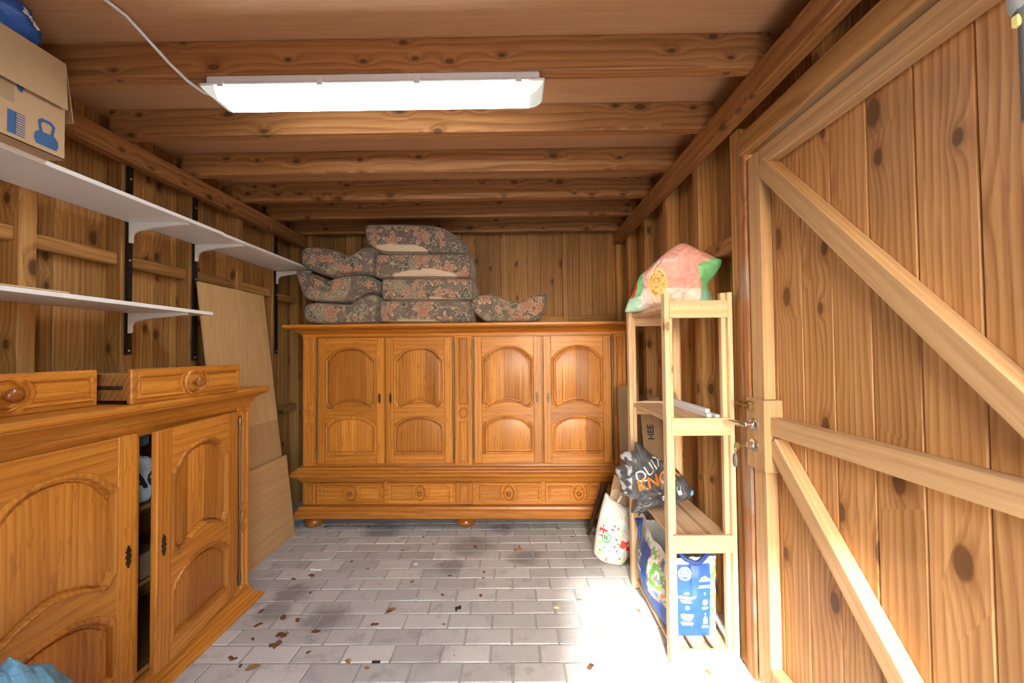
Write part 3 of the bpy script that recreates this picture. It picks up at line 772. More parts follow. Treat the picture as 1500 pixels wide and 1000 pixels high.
# things kept in the sideboard, seen through the gap
def sack(name, label, cat, c, r, mat, seed, squash=.0, group=None, col=None, n=28):
    """crumpled plastic sack: noisy ellipsoid with a flat base"""
    mb = MB(); loops = []; R_ = random.Random(seed)
    for j in range(1, n):
        ph = pi*j/n - pi/2; L = []
        for i in range(2*n):
            th = 2*pi*i/(2*n); d = Vector((cos(ph)*cos(th), cos(ph)*sin(th), sin(ph)))
            k = 1 + .16*noise.noise(d*2.1+Vector((seed, 0, 0))) + .07*noise.noise(d*6+Vector((0, seed, 0))) + .05*abs(noise.noise(d*11+Vector((seed, seed, 0))))
            z = d.z*k
            if z < -.75: z = -.75
            L.append((c[0]+r[0]*d.x*k, c[1]+r[1]*d.y*k, c[2]+r[2]*z))
        loops.append(L)
    mb.rings(loops)
    base = (c[0], c[1], c[2]-.75*r[2])
    o = mb.build(name, mat, None, 60, origin=base)
    if col: paint(o.data, lambda i, v: col)
    return tag(o, label, cat, group)
s1 = sack('plastic_bag', 'white plastic bag with dark lettering inside the open sideboard', 'bag', (-1.60, 1.69, .805), (.09, .10, .105), M['printfilm'], 3, col=(.55, .60, .66))
decal('lettering', text_mesh('AC', .085, .004), (-1.46, 1.675, .815), (0, 1, 0), (0, 0, 1), M['darkink'], s1, bvh_of(s1), .002)
s2 = sack('plastic_bag', 'grey plastic bag heaped on top inside the open sideboard', 'bag', (-1.66, 1.70, .975), (.10, .11, .055), M['blackfilm'], 5, col=(.16, .18, .20))
cb0 = MB().cham(-1.60, -1.52, 1.66, 1.76, .419, .52, .003).box(-1.5205, -1.5195, 1.67, 1.75, .44, .50).build('small_carton', M['cartondark'], None, origin=(-1.56, 1.71, .419))
tag(cb0, 'small dark carton on the lower shelf inside the sideboard', 'box')

# ================================================================== PLYWOOD PANELS LEANING ON THE LEFT WALL
def lean_panel(name, label, y0, y1, xb, xt, h, th, mat):
    """sheet standing on the floor at x=xb, top touching at x=xt"""
    v = [(xb, y0, 0), (xb, y1, 0), (xt, y1, h), (xt, y0, h)]
    nrm = Vector((h, 0, xb-xt)).normalized()*th
    vs = [Vector(p) for p in v] + [Vector(p)-nrm for p in v]
    mn = min(p.z for p in vs)
    vs = [p - Vector((0, 0, mn)) for p in vs]
    mb = MB().add(vs, [(0,1,2,3),(7,6,5,4),(0,4,5,1),(1,5,6,2),(2,6,7,3),(3,7,4,0)])
    o = mb.build(name, None, None, None, origin=(xb, (y0+y1)/2, 0)); o.data.materials.append(mat)
    return tag(o, label, 'plywood')
lean_panel('plywood_sheet', 'tall pale plywood sheet leaning against the left timber wall', 2.385, 3.01, -1.655, -1.862, 1.755, .012, M['ply'])
lean_panel('plywood_sheet', 'low plywood offcut leaning in front of the tall sheet', 2.335, 3.03, -1.635, -1.700, .578, .010, M['plyY'])

# ================================================================== WALL SHELVES
def upright(y, z0, label, brackets):
    t = thing('shelf_upright', label, 'shelf upright', (-1.93, y, z0), group=None)
    h = 2.268 - z0
    MB().box(0, .003, -.013, .013, 0, h).box(0, .013, -.0135, -.011, 0, h).box(0, .013, .011, .0135, 0, h).box(.010, .013, -.013, .013, 0, h).build('channel', M['darkmetal'], t)
    mb = MB(); z = .03
    while z < h-.03:
        mb.box(.0128, .0135, -.007, -.003, z, z+.014).box(.0128, .0135, .003, .007, z, z+.014); z += .03
    o = mb.build('slot_row', M['black'], t); o['kind'] = 'stuff'
    for z in (.02, h*.5, h-.06):
        MB().lathe([(.005, 0), (.004, .003)], 10, Matrix.Translation((.013, 0, z)) @ Matrix.Rotation(pi/2, 4, 'Y')).build('screw', M['galv'], t)
    for zs in brackets:
        q = zs - z0
        prof = [(.012, q-.10), (.022, q-.098), (.026, q-.088), (.024, q-.070), (.030, q-.052), (.05, q-.040), (.12, q-.028), (.285, q-.012), (.300, q-.010), (.300, q), (.012, q)]
        MB().prism(prof, -.008, .008, 'y').build('bracket', M['whitepl'], t)
    return t
ZU, ZLo = 1.986, 1.535
upright(2.015, 1.330, 'dark slotted steel upright carrying both white shelves', (ZU, ZLo))
upright(2.435, 1.290, 'dark slotted steel upright just beyond the lower shelf end', (ZU,))
upright(3.27, 1.325, 'dark slotted steel upright beside the stacked cushions', (ZU,))
upright(1.19, 1.330, 'dark slotted steel upright behind the moving carton', (ZU, ZLo))
def shelf_board(label, y0, y1, z, xf):
    o = MB().cham(-1.915, xf, y0, y1, z, z+.017, .0015).build('wall_shelf', M['white'], None, origin=(-1.76, (y0+y1)/2, z))
    return tag(o, label, 'shelf')
shelf_board('long white upper shelf board carrying the moving carton', .55, 2.245, ZU, -1.612)
shelf_board('white upper shelf board ending at the stacked cushions', 2.247, 3.24, ZU, -1.622)
shelf_board('white lower shelf board with thin strips lying on it', .55, 2.17, ZLo, -1.612)
for (a, b, dx, hz) in ((.95, 1.55, 0, 0), (1.05, 1.48, .012, .004)):
    o = MB().cham(-1.665+dx, -1.640+dx, a, b, ZLo+.0168+hz, ZLo+.021+hz, .001).build('thin_strip', M['rawY'], None, origin=(-1.65, a, ZLo+.017+hz))
    tag(o, 'thin pale strip lying along the edge of the lower shelf', 'strip', 'strips on the lower shelf')
o = MB().cham(-1.70, -1.66, 1.80, 1.90, ZLo+.0168, ZLo+.021, .001).build('thin_strip', M['rawY'], None, origin=(-1.68, 1.8, ZLo+.017))
tag(o, 'short pale chip of wood on the lower shelf by the upright', 'strip')

# ---- moving carton
BX0, BX1, BY0, BY1, BZ0, BZ1 = -1.905, -1.553, .90, 1.388, ZU+.017, 2.338
cb = thing('moving_carton', 'open brown moving carton with blue printed pictures on the upper shelf', 'box', (BX1, BY1, BZ0))
t4 = .004
lx, ly = BX0-BX1, BY0-BY1; hz = BZ1-BZ0
MB().box(-t4, 0, ly, 0, 0, hz).build('side_panel', M['carton'], cb)
MB().box(lx, lx+t4, ly, 0, 0, hz).build('side_panel', M['carton'], cb)
MB().box(lx+t4, -t4, -t4, 0, 0, hz).build('end_panel', M['carton'], cb)
MB().box(lx+t4, -t4, ly, ly+t4, 0, hz).build('end_panel', M['carton'], cb)
MB().box(lx, 0, ly, 0, -.0005, .004).build('bottom_panel', M['carton'], cb)
# flap folded down over the front, flap hanging at the far end
def slab(pts, nrm, th): 
    nrm = Vector(nrm).normalized()*th
    return MB().add([Vector(p) for p in pts] + [Vector(p)+nrm for p in pts], [(0,1,2,3),(7,6,5,4),(0,4,5,1),(1,5,6,2),(2,6,7,3),(3,7,4,0)])
slab([(.001, ly, hz), (.001, -.002, hz+.001), (.014, -.006, hz-.165), (.014, ly, hz-.165)], (1, 0, .05), .003).build('top_flap', M['carton'], cb)
slab([(lx, .001, hz), (-.002, .001, hz), (-.004, .030, hz-.19), (lx, .030, hz-.19)], (0, 1, .1), .003).build('end_flap', M['carton'], cb)
def on_box(shape, u, v, mat, nm='printed_picture', lift=.0008):
    # u = metres from the far edge toward the camera, v = metres above the box base; reads left to right along +y
    return decal(nm, shape, (BX1, BY1-u, BZ0+v), (0, 1, 0), (0, 0, 1), mat, cb, None, lift)
kett = [(-.030, -.026), (.030, -.026), (.036, -.010), (.034, .008), (.022, .020), (-.022, .020), (-.034, .008), (-.036, -.010)]
ko = [(-.020, .018), (-.026, .052), (-.014, .064), (.014, .064), (.026, .052), (.020, .018)]
ki = [(-.011, .020), (-.016, .046), (-.009, .053), (.009, .053), (.016, .046), (.011, .020)]
hand = (ko + ki, [(i, i+1, 6+i+1, 6+i) for i in range(5)])
on_box(join2((poly2(kett), 0, 0), (hand, 0, 0)), .055, .045, M['blueink'])
on_box(join2((rect2(.022, .072), -.014, 0), *[(rect2(.026, .0032), .008, -.034+.0076*i) for i in range(10)]), .135, .052, M['blueink'])
shirt = [(-.09, -.05), (.02, -.05), (.02, .012), (.034, .002), (.052, .024), (.022, .052), (-.09, .06)]
on_box(poly2(shirt), .235, .062, M['blueink']); on_box(poly2([(-.09, -.048), (.004, -.048), (.010, .045), (-.02, .052), (-.09, .052)]), .235, .062, M['greyink'], lift=.0012)
on_box(poly2([(-.012, .02), (.016, .022), (.008, -.012), (-.002, -.008)]), .132, .168, M['blueink'])
on_box(rect2(.16, .075), .225, .150, M['tape'], 'parcel_tape', .0016)

# ================================================================== FLUORESCENT FITTING AND CABLE
fx = thing('fluorescent_light', 'long white fluorescent batten light under the joists, switched on', 'light', (-.524, 1.555, 2.37))
LX = .642
MB().cham(-LX+.018, LX-.018, -.058, .060, -.034, 0, .006).build('housing', M['whitepl'], fx)
MB().cham(-LX, LX, -.068, .070, -.044, -.034, .003).build('rim', M['whitepl'], fx)
def lens_loops(ex0, ex1):
    out = []
    for k, z in ((0, -.044), (.004, -.055), (.014, -.072), (.024, -.082)):
        out.append([(ex0+ (k*1.8 if ex0 < -LX+.05 else 0), -.064+k, z), (ex1-(k*1.8 if ex1 > LX-.05 else 0), -.064+k, z), (ex1-(k*1.8 if ex1 > LX-.05 else 0), .066-k, z), (ex0+(k*1.8 if ex0 < -LX+.05 else 0), .066-k, z)])
    return out
MB().rings(lens_loops(-LX+.055, LX-.055)).build('diffuser', M['lens'], fx)
MB().rings(lens_loops(-LX+.004, -LX+.0549)).build('cover_end', M['cover'], fx)
MB().rings(lens_loops(LX-.0549, LX-.004)).build('cover_end', M['cover'], fx)
for xx in (-.56, -.19, .17, .545):
    for yy in (-.0715, .0685):
        MB().cham(xx-.012, xx+.012, yy, yy+.004, -.052, -.022, .001).build('clip', M['whitepl'], fx)
cab = MB().tube([(-1.165, 1.56, 2.335), (-1.19, 1.545, 2.335), (-1.215, 1.50, 2.35), (-1.245, 1.45, 2.385), (-1.275, 1.40, 2.43), (-1.305, 1.35, 2.475), (-1.33, 1.31, 2.492), (-1.36, 1.22, 2.494), (-1.37, 1.145, 2.494)], .0055, 10)
tag(cab.build('power_cable', M['whitepl'], None, 70, origin=(-1.165, 1.56, 2.335)), 'white power cable drooping from ceiling to the fluorescent light', 'cable')

# ================================================================== CUSHIONS ON THE CABINET
def smooth_loop(pts, n):
    """closed Catmull-Rom resampled to n points"""
    m = len(pts); P_ = [Vector(p) for p in pts]; dense = []
    for i in range(m):
        p0, p1, p2, p3 = P_[i-1], P_[i], P_[(i+1) % m], P_[(i+2) % m]
        for k in range(12):
            t = k/12
            dense.append(.5*((2*p1) + (p2-p0)*t + (2*p0-5*p1+4*p2-p3)*t*t + (3*p1-p0-3*p2+p3)*t**3))
    L = [0]
    for i in range(len(dense)): L.append(L[-1] + (dense[(i+1) % len(dense)]-dense[i]).length)
    out = []; j = 0
    for k in range(n):
        s = L[-1]*k/n
        while L[j+1] < s: j += 1
        f = (s-L[j])/max(1e-9, L[j+1]-L[j]); out.append(dense[j].lerp(dense[(j+1) % len(dense)], f))
    return out
def area2(p): return sum(p[i-1][0]*p[i][1]-p[i][0]*p[i-1][1] for i in range(len(p)))/2
ZTOP = 1.540
M['piping'] = plain('faded_brown_piping', (.17, .13, .10), .85)
def cushion(label, px, y0, y1, lining=None, seed=1, r=.042, group=None):
    w3 = [on_y(a, b, y0) for a, b in px]; p2 = [(v.x, v.z) for v in w3]
    if area2(p2) < 0: p2 = p2[::-1]
    lp = offset_in([(v.x, v.y) for v in smooth_loop(p2, 110)], .005)
    loops = []
    def loop(d, y_):
        q = offset_in(lp, d) if d else lp
        for _ in range(2 if d > .015 else 0):
            q = [((q[i-1][0]+2*q[i][0]+q[(i+1) % len(q)][0])/4, (q[i-1][1]+2*q[i][1]+q[(i+1) % len(q)][1])/4) for i in range(len(q))]
        L = []
        for (x, z) in q:
            k = noise.noise(Vector((x*9, y_*7, z*9+seed*3.1)))*.006
            L.append((x+k, y_ + noise.noise(Vector((x*8+seed, 0, z*8)))*.010, max(z+k*.5, ZTOP-.001)))
        return L
    cx = sum(p[0] for p in lp)/len(lp); cz = sum(p[1] for p in lp)/len(lp)
    def shrink(s, y_):
        q = offset_in(lp, r*.85)
        return [(cx+(x-cx)*s, y_ + noise.noise(Vector((x*8+seed, 0, z*8)))*.006*s, cz+(z-cz)*s) for x, z in q]
    loops += [shrink(s, y0-.010*(1-s)) for s in (.15, .35, .55, .75, .9)]
    for i in range(6):
        a = pi/2*i/5; loops.append(loop(r*(1-sin(a)), y0 + r*(1-cos(a))))
    for i in range(1, 6): loops.append(loop(0, y0+r+(y1-y0-2*r)*i/6))
    for i in range(6):
        a = pi/2*i/5; loops.append(loop(r*(1-cos(a)), y1 - r*(1-sin(a))))
    loops += [shrink(s, y1+.008*(1-s)) for s in (.8, .5, .2)]
    mb = MB().rings(loops)
    mn = min(v[2] for v in mb.v)
    o = mb.build('sofa_cushion', M['floral'], None, 80, origin=(cx, y0, mn))
    hx = max(p[0] for p in lp)-cx
    def lin(i, v):
        if not lining: return (0, 0, 0)
        z_hi, x0, x1 = lining   # metres over the base at the middle, span as fraction
        u = v.x/hx
        if u < x0 or u > x1: return (0, 0, 0)
        q = (u-x0)/(x1-x0); edge = z_hi*(min(1, sin(pi*min(1, max(0, q)))**.35))
        return (1, 1, 1) if v.z < edge + .004*sin(u*9) else (0, 0, 0)
    paint(o.data, lin)
    mid = loops[8]
    MB().tube([Vector(p)-Vector((cx, y0, mn)) for p in mid], .0042, 6, closed=True).build('piping', M['piping'], o, 60)
    return tag(o, label, 'cushion', group)
A = lambda pts: [(425+x/6.25, 320+y/6.25) for x, y in pts]
B = lambda pts: [(600+x/6.25, 320+y/6.25) for x, y in pts]
YC = 3.06
def boxc(x0, x1, y0, y1, rr=7): return [(x0, y0+rr), (x0+2, y0+2), (x0+rr, y0), ((x0*2+x1)/3, y0-.5), ((x0+2*x1)/3, y0-.5), (x1-rr, y0), (x1-2, y0+2), (x1, y0+rr), (x1, y1-rr), (x1-2, y1-2), (x1-rr, y1), ((x0+2*x1)/3, y1), ((x0*2+x1)/3, y1), (x0+rr, y1), (x0+2, y1-2), (x0, y1-rr)]
gs = None
cushion('boxy floral seat cushion, bottom of the tall middle stack', boxc(554, 692, 438.5, 473), YC, 3.54, (.026, -.85, .35), 1)
cushion('boxy floral seat cushion, second from bottom of the middle stack', boxc(557, 694, 406, 440), YC+.005, 3.54, (.020, -.9, .75), 2)
cushion('boxy floral seat cushion with cream strip, second from top of the middle stack', boxc(547, 690, 370, 407), YC-.01, 3.54, (.066, -.62, .72), 3)
cushion('boxy floral seat cushion crowning the tall middle stack', [(533, 336), (534, 329), (540, 326.5), (570, 326), (610, 327), (640, 329), (660, 337), (678, 350), (688, 364), (688, 371), (676, 371), (640, 371), (590, 371), (562, 370), (545, 362), (535, 354)], YC-.02, 3.52, (.078, -.92, .22), 4)
cushion('curled floral back cushion, bottom of the left stack', A([(105, 850), (120, 795), (180, 762), (330, 765), (450, 775), (540, 772), (620, 725), (700, 688), (770, 688), (806, 720), (802, 830), (792, 935), (740, 962), (500, 964), (280, 964), (150, 950), (112, 910)]), YC, 3.50, None, 5)
cushion('pale curled floral back cushion, middle of the left stack', A([(36, 482), (110, 474), (210, 500), (310, 558), (450, 518), (600, 503), (700, 510), (780, 545), (815, 610), (800, 665), (690, 695), (560, 764), (400, 764), (220, 755), (120, 725), (70, 620)]), YC+.01, 3.50, None, 6)
cushion('curled floral back cushion, top of the left stack', A([(82, 330), (100, 270), (160, 245), (270, 250), (400, 282), (530, 328), (640, 262), (715, 242), (775, 262), (790, 320), (765, 400), (775, 480), (740, 505), (620, 503), (500, 512), (380, 532), (270, 500), (180, 470), (100, 420)]), YC-.015, 3.50, None, 7)
cushion('single curled floral back cushion lying beside the middle stack', B([(555, 770), (590, 712), (680, 681), (800, 692), (920, 735), (1010, 756), (1090, 702), (1170, 680), (1262, 680), (1268, 730), (1235, 850), (1190, 932), (1050, 950), (850, 950), (700, 945), (610, 885), (568, 825)]), YC, 3.48, None, 8)

# ================================================================== SLATTED PINE SHELF
SX0, SX1, SY0, SY1, SH = .640, .930, 1.757, 2.365, 1.572
su = thing('slatted_shelf', 'tall pale pine shelf unit with four slatted tiers beside the door', 'shelf', (SX0, SY0, 0))
wx, wy = SX1-SX0, SY1-SY0
levels = (1.538, 1.035, .540, .060)
for (px_, sgn) in ((0, 1), (wx, -1)):
    for (py_, sy) in ((0, 1), (wy, -1)):
        x0, x1 = sorted((px_, px_+sgn*.020)); y0, y1 = sorted((py_, py_+sy*.045))
        po_ = MB().cham(x0, x1, y0, y1, 0, SH, .0025).build('post', M['rawZ'], su)
        x0, x1 = sorted((px_+sgn*.0202, px_+sgn*.040)); y0, y1 = sorted((py_+sy*.0195, py_+sy*.045))
        MB().cham(x0, x1, y0, y1, 0, SH, .002).build('post_lath', M['rawZ'], po_)
for z in levels:
    for (y0, y1, ys) in ((0, .019, 0), (wy-.019, wy, 1)):
        z0 = max(.0, z-.074)
        r_ = MB().cham(.0205, wx-.0205, y0, y1, z0, z, .002).build('rail', M['rawX'], su)
        for xx in (.055, wx/2, wx-.055):
            yy = y0-.0008 if ys == 0 else y1+.0008
            MB().lathe([(.0045, -.0015), (.0045, .0005), (.003, .0012)], 10, Matrix.Translation((xx, yy, z0+(z-z0)*.72)) @ Matrix.Rotation(pi/2 if ys == 0 else -pi/2, 4, 'X')).build('screw', M['galv'], r_)
    for xx in (.022, .109, .196):
        MB().cham(xx, xx+.072, .0195, wy-.0195, z-.026, z-.008, .002).build('slat', M['rawY'], su)

# white trunking on the second tier
zt = 1.035-.008
for (xa, za, ya, yb, lab) in ((.845, 0, 1.83, 2.33, 'white plastic trunking strip lying on the second shelf tier'), (.868, 0, 1.80, 2.25, 'shorter white plastic trunking strip against the shelf back'), (.853, .0162, 1.86, 2.31, 'white plastic trunking strip laid on top of the others')):
    o = MB().cham(xa, xa+.020, ya, yb, zt+za-.0003, zt+za+.016, .0015).build('trunking_strip', M['whitepl'], None, origin=(xa, ya, zt+za)); tag(o, lab, 'plastic strip')

# ---- crumpled printed bags
def puff(name, label, px, plane, depth_f, depth_b, mat, colour, seed=1, rings_=64, crinkle=.008, zmin=None, power=.55, fold=12.0):
    """filled bag: outline seen in the photo set on a plane (point, normal toward viewer), inflated both ways"""
    P0, N0 = Vector(plane[0]), Vector(plane[1]).normalized()
    op = [on_plane(a, b, P0, N0) for a, b in px]
    ux = Vector((0, 0, 1)).cross(N0).normalized(); uz = N0.cross(ux).normalized()
    pts2 = [((p-P0).dot(ux), (p-P0).dot(uz)) for p in op]
    if area2(pts2) < 0: pts2 = pts2[::-1]; px = px[::-1]
    lp = smooth_loop(pts2, 260)
    c = Vector((sum(p.x for p in lp)/len(lp), sum(p.y for p in lp)/len(lp)))
    def pos(q, s, side):
        dd = depth_f if side > 0 else depth_b
        h = dd*max(0, 1-s**2.2)**power
        a = Vector((q.x*fold, q.y*fold, seed*3.7+side))
        b_ = a + Vector((noise.noise(a*.8), noise.noise(a*.8+Vector((5, 1, 2))), 0))*.9
        k = (.8*noise.noise(a) + 1.1*(.5-abs(noise.noise(b_*1.4)))*.9 + .5*(.4-abs(noise.noise(b_*3.1))))*crinkle*2.2*(.25+.75*min(1, (1-s)*5))
        v = P0 + ux*q.x + uz*q.y + N0*side*(h + k*(1 if s < .985 else 0))
        if zmin is not None: v.z = max(v.z, zmin(v) if callable(zmin) else zmin)
        return v
    loops = []; uv = []
    S = [1-(i/rings_)**1.25 for i in range(rings_)]
    for s in S[::-1]:
        L = [pos(c+(p-c)*s, s, 1) for p in lp]; loops.append(L); uv += [c+(p-c)*s for p in lp]
    for s in S[1::2]:
        loops.append([pos(c+(p-c)*s, s, -1) for p in lp]); uv += [c+(p-c)*s for p in lp]
    mb = MB().rings(loops)
    base = Vector((sum(v[0] for v in mb.v)/len(mb.v), sum(v[1] for v in mb.v)/len(mb.v), min(v[2] for v in mb.v)))
    o = mb.build(name, mat, None, 50, origin=base)
    def fn(i, v):
        w_ = P0 + ux*uv[i].x + uz*uv[i].y
        q = CAMR.transposed() @ (w_ - CAMP)      # the outline's own drawing frame, for the print layout on the bag's face
        return colour(750+F_PX*q.x/-q.z, 500-F_PX*q.y/-q.z)
    paint(o.data, fn)
    tag(o, label, 'bag')
    return o, P0, N0, ux, uz
C4 = lambda pts: [(910+x/8.335, 350+y/8.335) for x, y in pts]
def pink_col(x, y):
    x = (x-910)*8.335; y = (y-350)*8.335
    pink = (.86, .42, .37); green = (.22, .62, .28); pale = (.90, .70, .66); pgreen = (.50, .78, .58)
    low = y > 625 + .0*x
    e = ((x-495)/118)**2 + ((y-560)/170)**2
    if e < 1:
        n_ = noise.noise(Vector((x*.03, y*.03, 0)))
        if e > .74: return (.88, .68, .30)
        return (.36, .14, .04) if n_ > .42 else ((.80, .42, .10) if n_ > .05 else (.86, .58, .22))
    if x < 305 - max(0, (y-560))*.10:
        ec = ((x-168)/52 + (y-610)/400)**2 + ((y-610)/125)**2
        if ec < 1: return (.62, .09, .03) if y > 560 else (.80, .28, .05)
        return pgreen if y > 720 else green
    if x > 1000 - max(0, 560-y)*.15 and x > 940 + (350-y)*1.75: return (.30, .62, .55) if y > 640 else green
    return pale if low else pink
pk, P0, N0, ux, uz = puff('shopping_bag', 'crumpled pink and green printed bag on top of the pine shelf', C4([(52, 900), (60, 840), (120, 700), (220, 480), (330, 370), (480, 230), (600, 130), (700, 68), (790, 55), (870, 90), (1000, 150), (1155, 230), (1228, 262), (1190, 370), (1130, 460), (1060, 550), (1080, 650), (1120, 760), (1100, 840), (900, 860), (700, 860), (480, 850), (330, 870), (180, 915), (80, 912)]),
    ((.78, 2.08, 1.60), (-.62, -1, 0)), .085, .10, M['printfilm'], pink_col, 2, zmin=1.5305, crinkle=.012, fold=10.0)
bv = bvh_of(pk)
q = on_plane(910+555/8.335, 350+300/8.335, P0, N0)
decal('lettering', text_mesh('en is delen?', .028, .0006, .2), q, -ux if ux.x < 0 else ux, uz, M['whiteink'], pk, bv, .003, .02)
q = on_plane(910+310/8.335, 350+840/8.335, P0, N0)
decal('printed_label', poly2([(-.028, -.012), (.026, -.006), (.030, .014), (-.030, .010)]), q, ux if ux.x > 0 else -ux, uz, M['whiteink'], pk, bv, .002, .01)

CB = lambda pts: [(895+x/7.69, 640+y/7.69) for x, y in pts]
def black_col(x, y):
    n_ = noise.noise(Vector((x*.12, y*.12, 3)))
    g_ = .095 + .04*n_
    x2 = (x-895)*7.69; y2 = (y-640)*7.69
    if x2 < 215 and ((y2 > 300 and n_ > .1) or (y2 < 240 and n_ > -.1)): return (.46, .49, .50)
    return (g_, g_*1.03, g_*1.10)
bk, P0, N0, ux, uz = puff('plastic_bag', 'crumpled dark grey plastic bag with orange lettering on the third shelf tier', CB([(225, 850), (232, 760), (240, 690), (175, 655), (108, 620), (110, 560), (80, 450), (50, 390), (60, 340), (110, 320), (150, 285), (105, 232), (118, 180), (180, 160), (258, 150), (270, 55), (340, 85), (440, 180), (540, 240), (680, 310), (760, 380), (820, 450), (900, 560), (928, 610), (918, 660), (850, 700), (600, 775), (420, 815), (300, 842)]),
    ((.72, 2.12, .65), (-.15, -1, .10)), .095, .075, M['blackfilm'], black_col, 5, crinkle=.012, fold=15.0, zmin=lambda v: .534 if .64 < v.x else .49)
bv = bvh_of(bk)
def cbp(x, y): return on_plane(895+x/7.69, 640+y/7.69, P0, N0)
d_ = (cbp(560, 215)-cbp(280, 430)).normalized(); n_ = N0.cross(d_); n_ = n_ if n_.z > 0 else -n_
decal('lettering', text_mesh('QUIX', .070, 0, .15), cbp(400, 325), d_, n_, M['whiteink'], bk, bv, .004, .005)
d_ = (cbp(740, 370)-cbp(360, 480)).normalized(); n_ = N0.cross(d_); n_ = n_ if n_.z > 0 else -n_
decal('lettering', text_mesh('KNOXS', .076, .001, .15), cbp(535, 425), d_, n_, M['orangeink'], bk, bv, .005, .005)
for (x, y) in ((552, 628), (640, 600), (725, 575)):
    decal('printed_mark', join2((rect2(.017, .020), 0, 0)), cbp(x, y), d_, n_, M['whiteink'], bk, bv, .003, .006)
    decal('printed_mark', disc2(.0058, .0038, 14), cbp(x, y), d_, n_, M['darkink'], bk, bv, .0042, .006)
decal('printed_mark', disc2(.013, None, 18), cbp(885, 605), d_, n_, M['skyink'], bk, bv, .003, .006)
decal('printed_mark', disc2(.0075, .005, 14), cbp(885, 605), d_, n_, M['whiteink'], bk, bv, .0042, .006)

# ---- canvas tote with cardboard, leaning by the cabinet
def tote():
    Yb, P = 2.63, lambda x, y: (855+x/6.66, 690+y/6.66)
    def colour(x, y): return (.74, .71, .64)
    o, P0, N0, ux, uz = puff('tote_bag', 'white canvas tote bag printed red and green standing by the shelf', [P(*p) for p in [(98, 790), (100, 740), (118, 600), (150, 440), (185, 300), (212, 212), (250, 236), (300, 272), (370, 318), (440, 350), (520, 385), (512, 480), (495, 640), (460, 790), (400, 880), (352, 914), (280, 905), (190, 880), (130, 835)]],
        ((.62, Yb, .25), (-.10, -1, .18)), .055, .065, M['cloth'], colour, 9, crinkle=.006, power=.45, zmin=.001)
    bv = bvh_of(o); pp = lambda x, y: on_plane(*P(x, y), P0, N0)
    dx = (pp(240, 650)-pp(120, 560)); dx = Vector((dx.x, dx.y*.3, dx.z*.55)).normalized(); dy = N0.cross(dx); dy = dy if dy.z > 0 else -dy
    def D(nm, sh, x, y, mt, l=.002): decal(nm, sh, pp(x, y), dx, dy, mt, o, bv, l, .02)
    D('printed_mark', rect2(.062, .050), 158, 568, M['redink']); D('lettering', text_mesh('PAR', .036, .0004), 160, 570, M['whiteink'], .006)
    D('printed_mark', disc2(.027, .021, 26, 1.1), 204, 622, M['greenink']); D('printed_mark', poly2([(-.014, -.013), (.014, -.013), (.0, .020)]), 204, 618, M['greenink'])
    D('printed_mark', rect2(.004, .012), 204, 650, M['greenink'])
    D('printed_mark', rect2(.062, .046), 385, 700, M['redink']); D('lettering', text_mesh('S', .036, .0004), 428, 705, M['whiteink'], .006)
    R_ = random.Random(4)
    for (x, y) in ((210, 440), (178, 510), (262, 545), (285, 515), (318, 540), (352, 555), (298, 640), (335, 625), (318, 685), (282, 705), (145, 665), (115, 640), (155, 690), (188, 712), (145, 742), (172, 762), (105, 760), (130, 775), (215, 818), (205, 840), (330, 820), (375, 840), (365, 880), (300, 750), (360, 600)):
        mt = M[R_.choice(['redink', 'limeink', 'greenink', 'redink', 'limeink'])]
        sh = R_.choice([disc2(.007, None, 10), rect2(.017, .009), poly2([(-.006, -.009), (.006, -.009), (0, .011)]), rect2(.006, .018)])
        D('printed_mark', sh, x, y, mt)
    a, b_, c_ = pp(255, 235), pp(345, 180), pp(318, 285)
    off = N0*.05
    path = [a+off*1.1, a+Vector((.010, 0, .04))+off, b_+off*.9+Vector((0, 0, .01)), pp(352, 230)+off, c_+off*1.2]
    MB().tube([p-Vector(o.location) for p in path], .010, 8, rz=.003).build('handle', M['clothplain'], o, 60)
    return pp
M['clothplain'] = plain('canvas_webbing', (.70, .67, .60), .8)
pp = tote()
def card(name, label, pts, mat, th, back):
    """flat piece of board given by its corners"""
    nrm = (Vector(pts[1])-Vector(pts[0])).cross(Vector(pts[2])-Vector(pts[0])).normalized()*th
    if nrm.y < 0: nrm = -nrm
    n = len(pts); vs = [Vector(p) for p in pts] + [Vector(p)+nrm for p in pts]
    mb = MB().add(vs, [tuple(range(n)), tuple(range(2*n-1, n-1, -1))] + [(i, n+i, n+(i+1) % n, (i+1) % n) for i in range(n)])
    lo = min(vs, key=lambda v: v.z)
    o = mb.build(name, mat, None, None, origin=tuple(lo)); return tag(o, label, back)
card('cardboard_sheet', 'brown cardboard sheet sticking up out of the white tote bag', [pp(232, 420), pp(255, 235), pp(300, 30), pp(338, 60), pp(362, 95), pp(352, 200), pp(345, 420)], M['carton'], .006, 'cardboard')
pq = [v + Vector((0, .012, 0)) for v in (pp(330, 480), pp(335, 295), pp(370, 190), pp(450, 245), pp(470, 320), pp(455, 480))]
card('cardboard_sheet', 'second cardboard piece in the white tote bag, against the shelf post', pq, M['carton'], .006, 'cardboard')
# dark tapered furniture leg behind the tote
a = on_y(861, 775, 2.96); a.z = .013; b = Vector((a.x+.13, a.y+.02, .36))
o = MB().tube([a, a.lerp(b, .5), b], [.013, .018, .024], 12).build('wooden_leg', M['stainwood'], None, 50, origin=tuple(a)); tag(o, 'dark tapered wooden leg leaning behind the white tote bag', 'wooden leg')
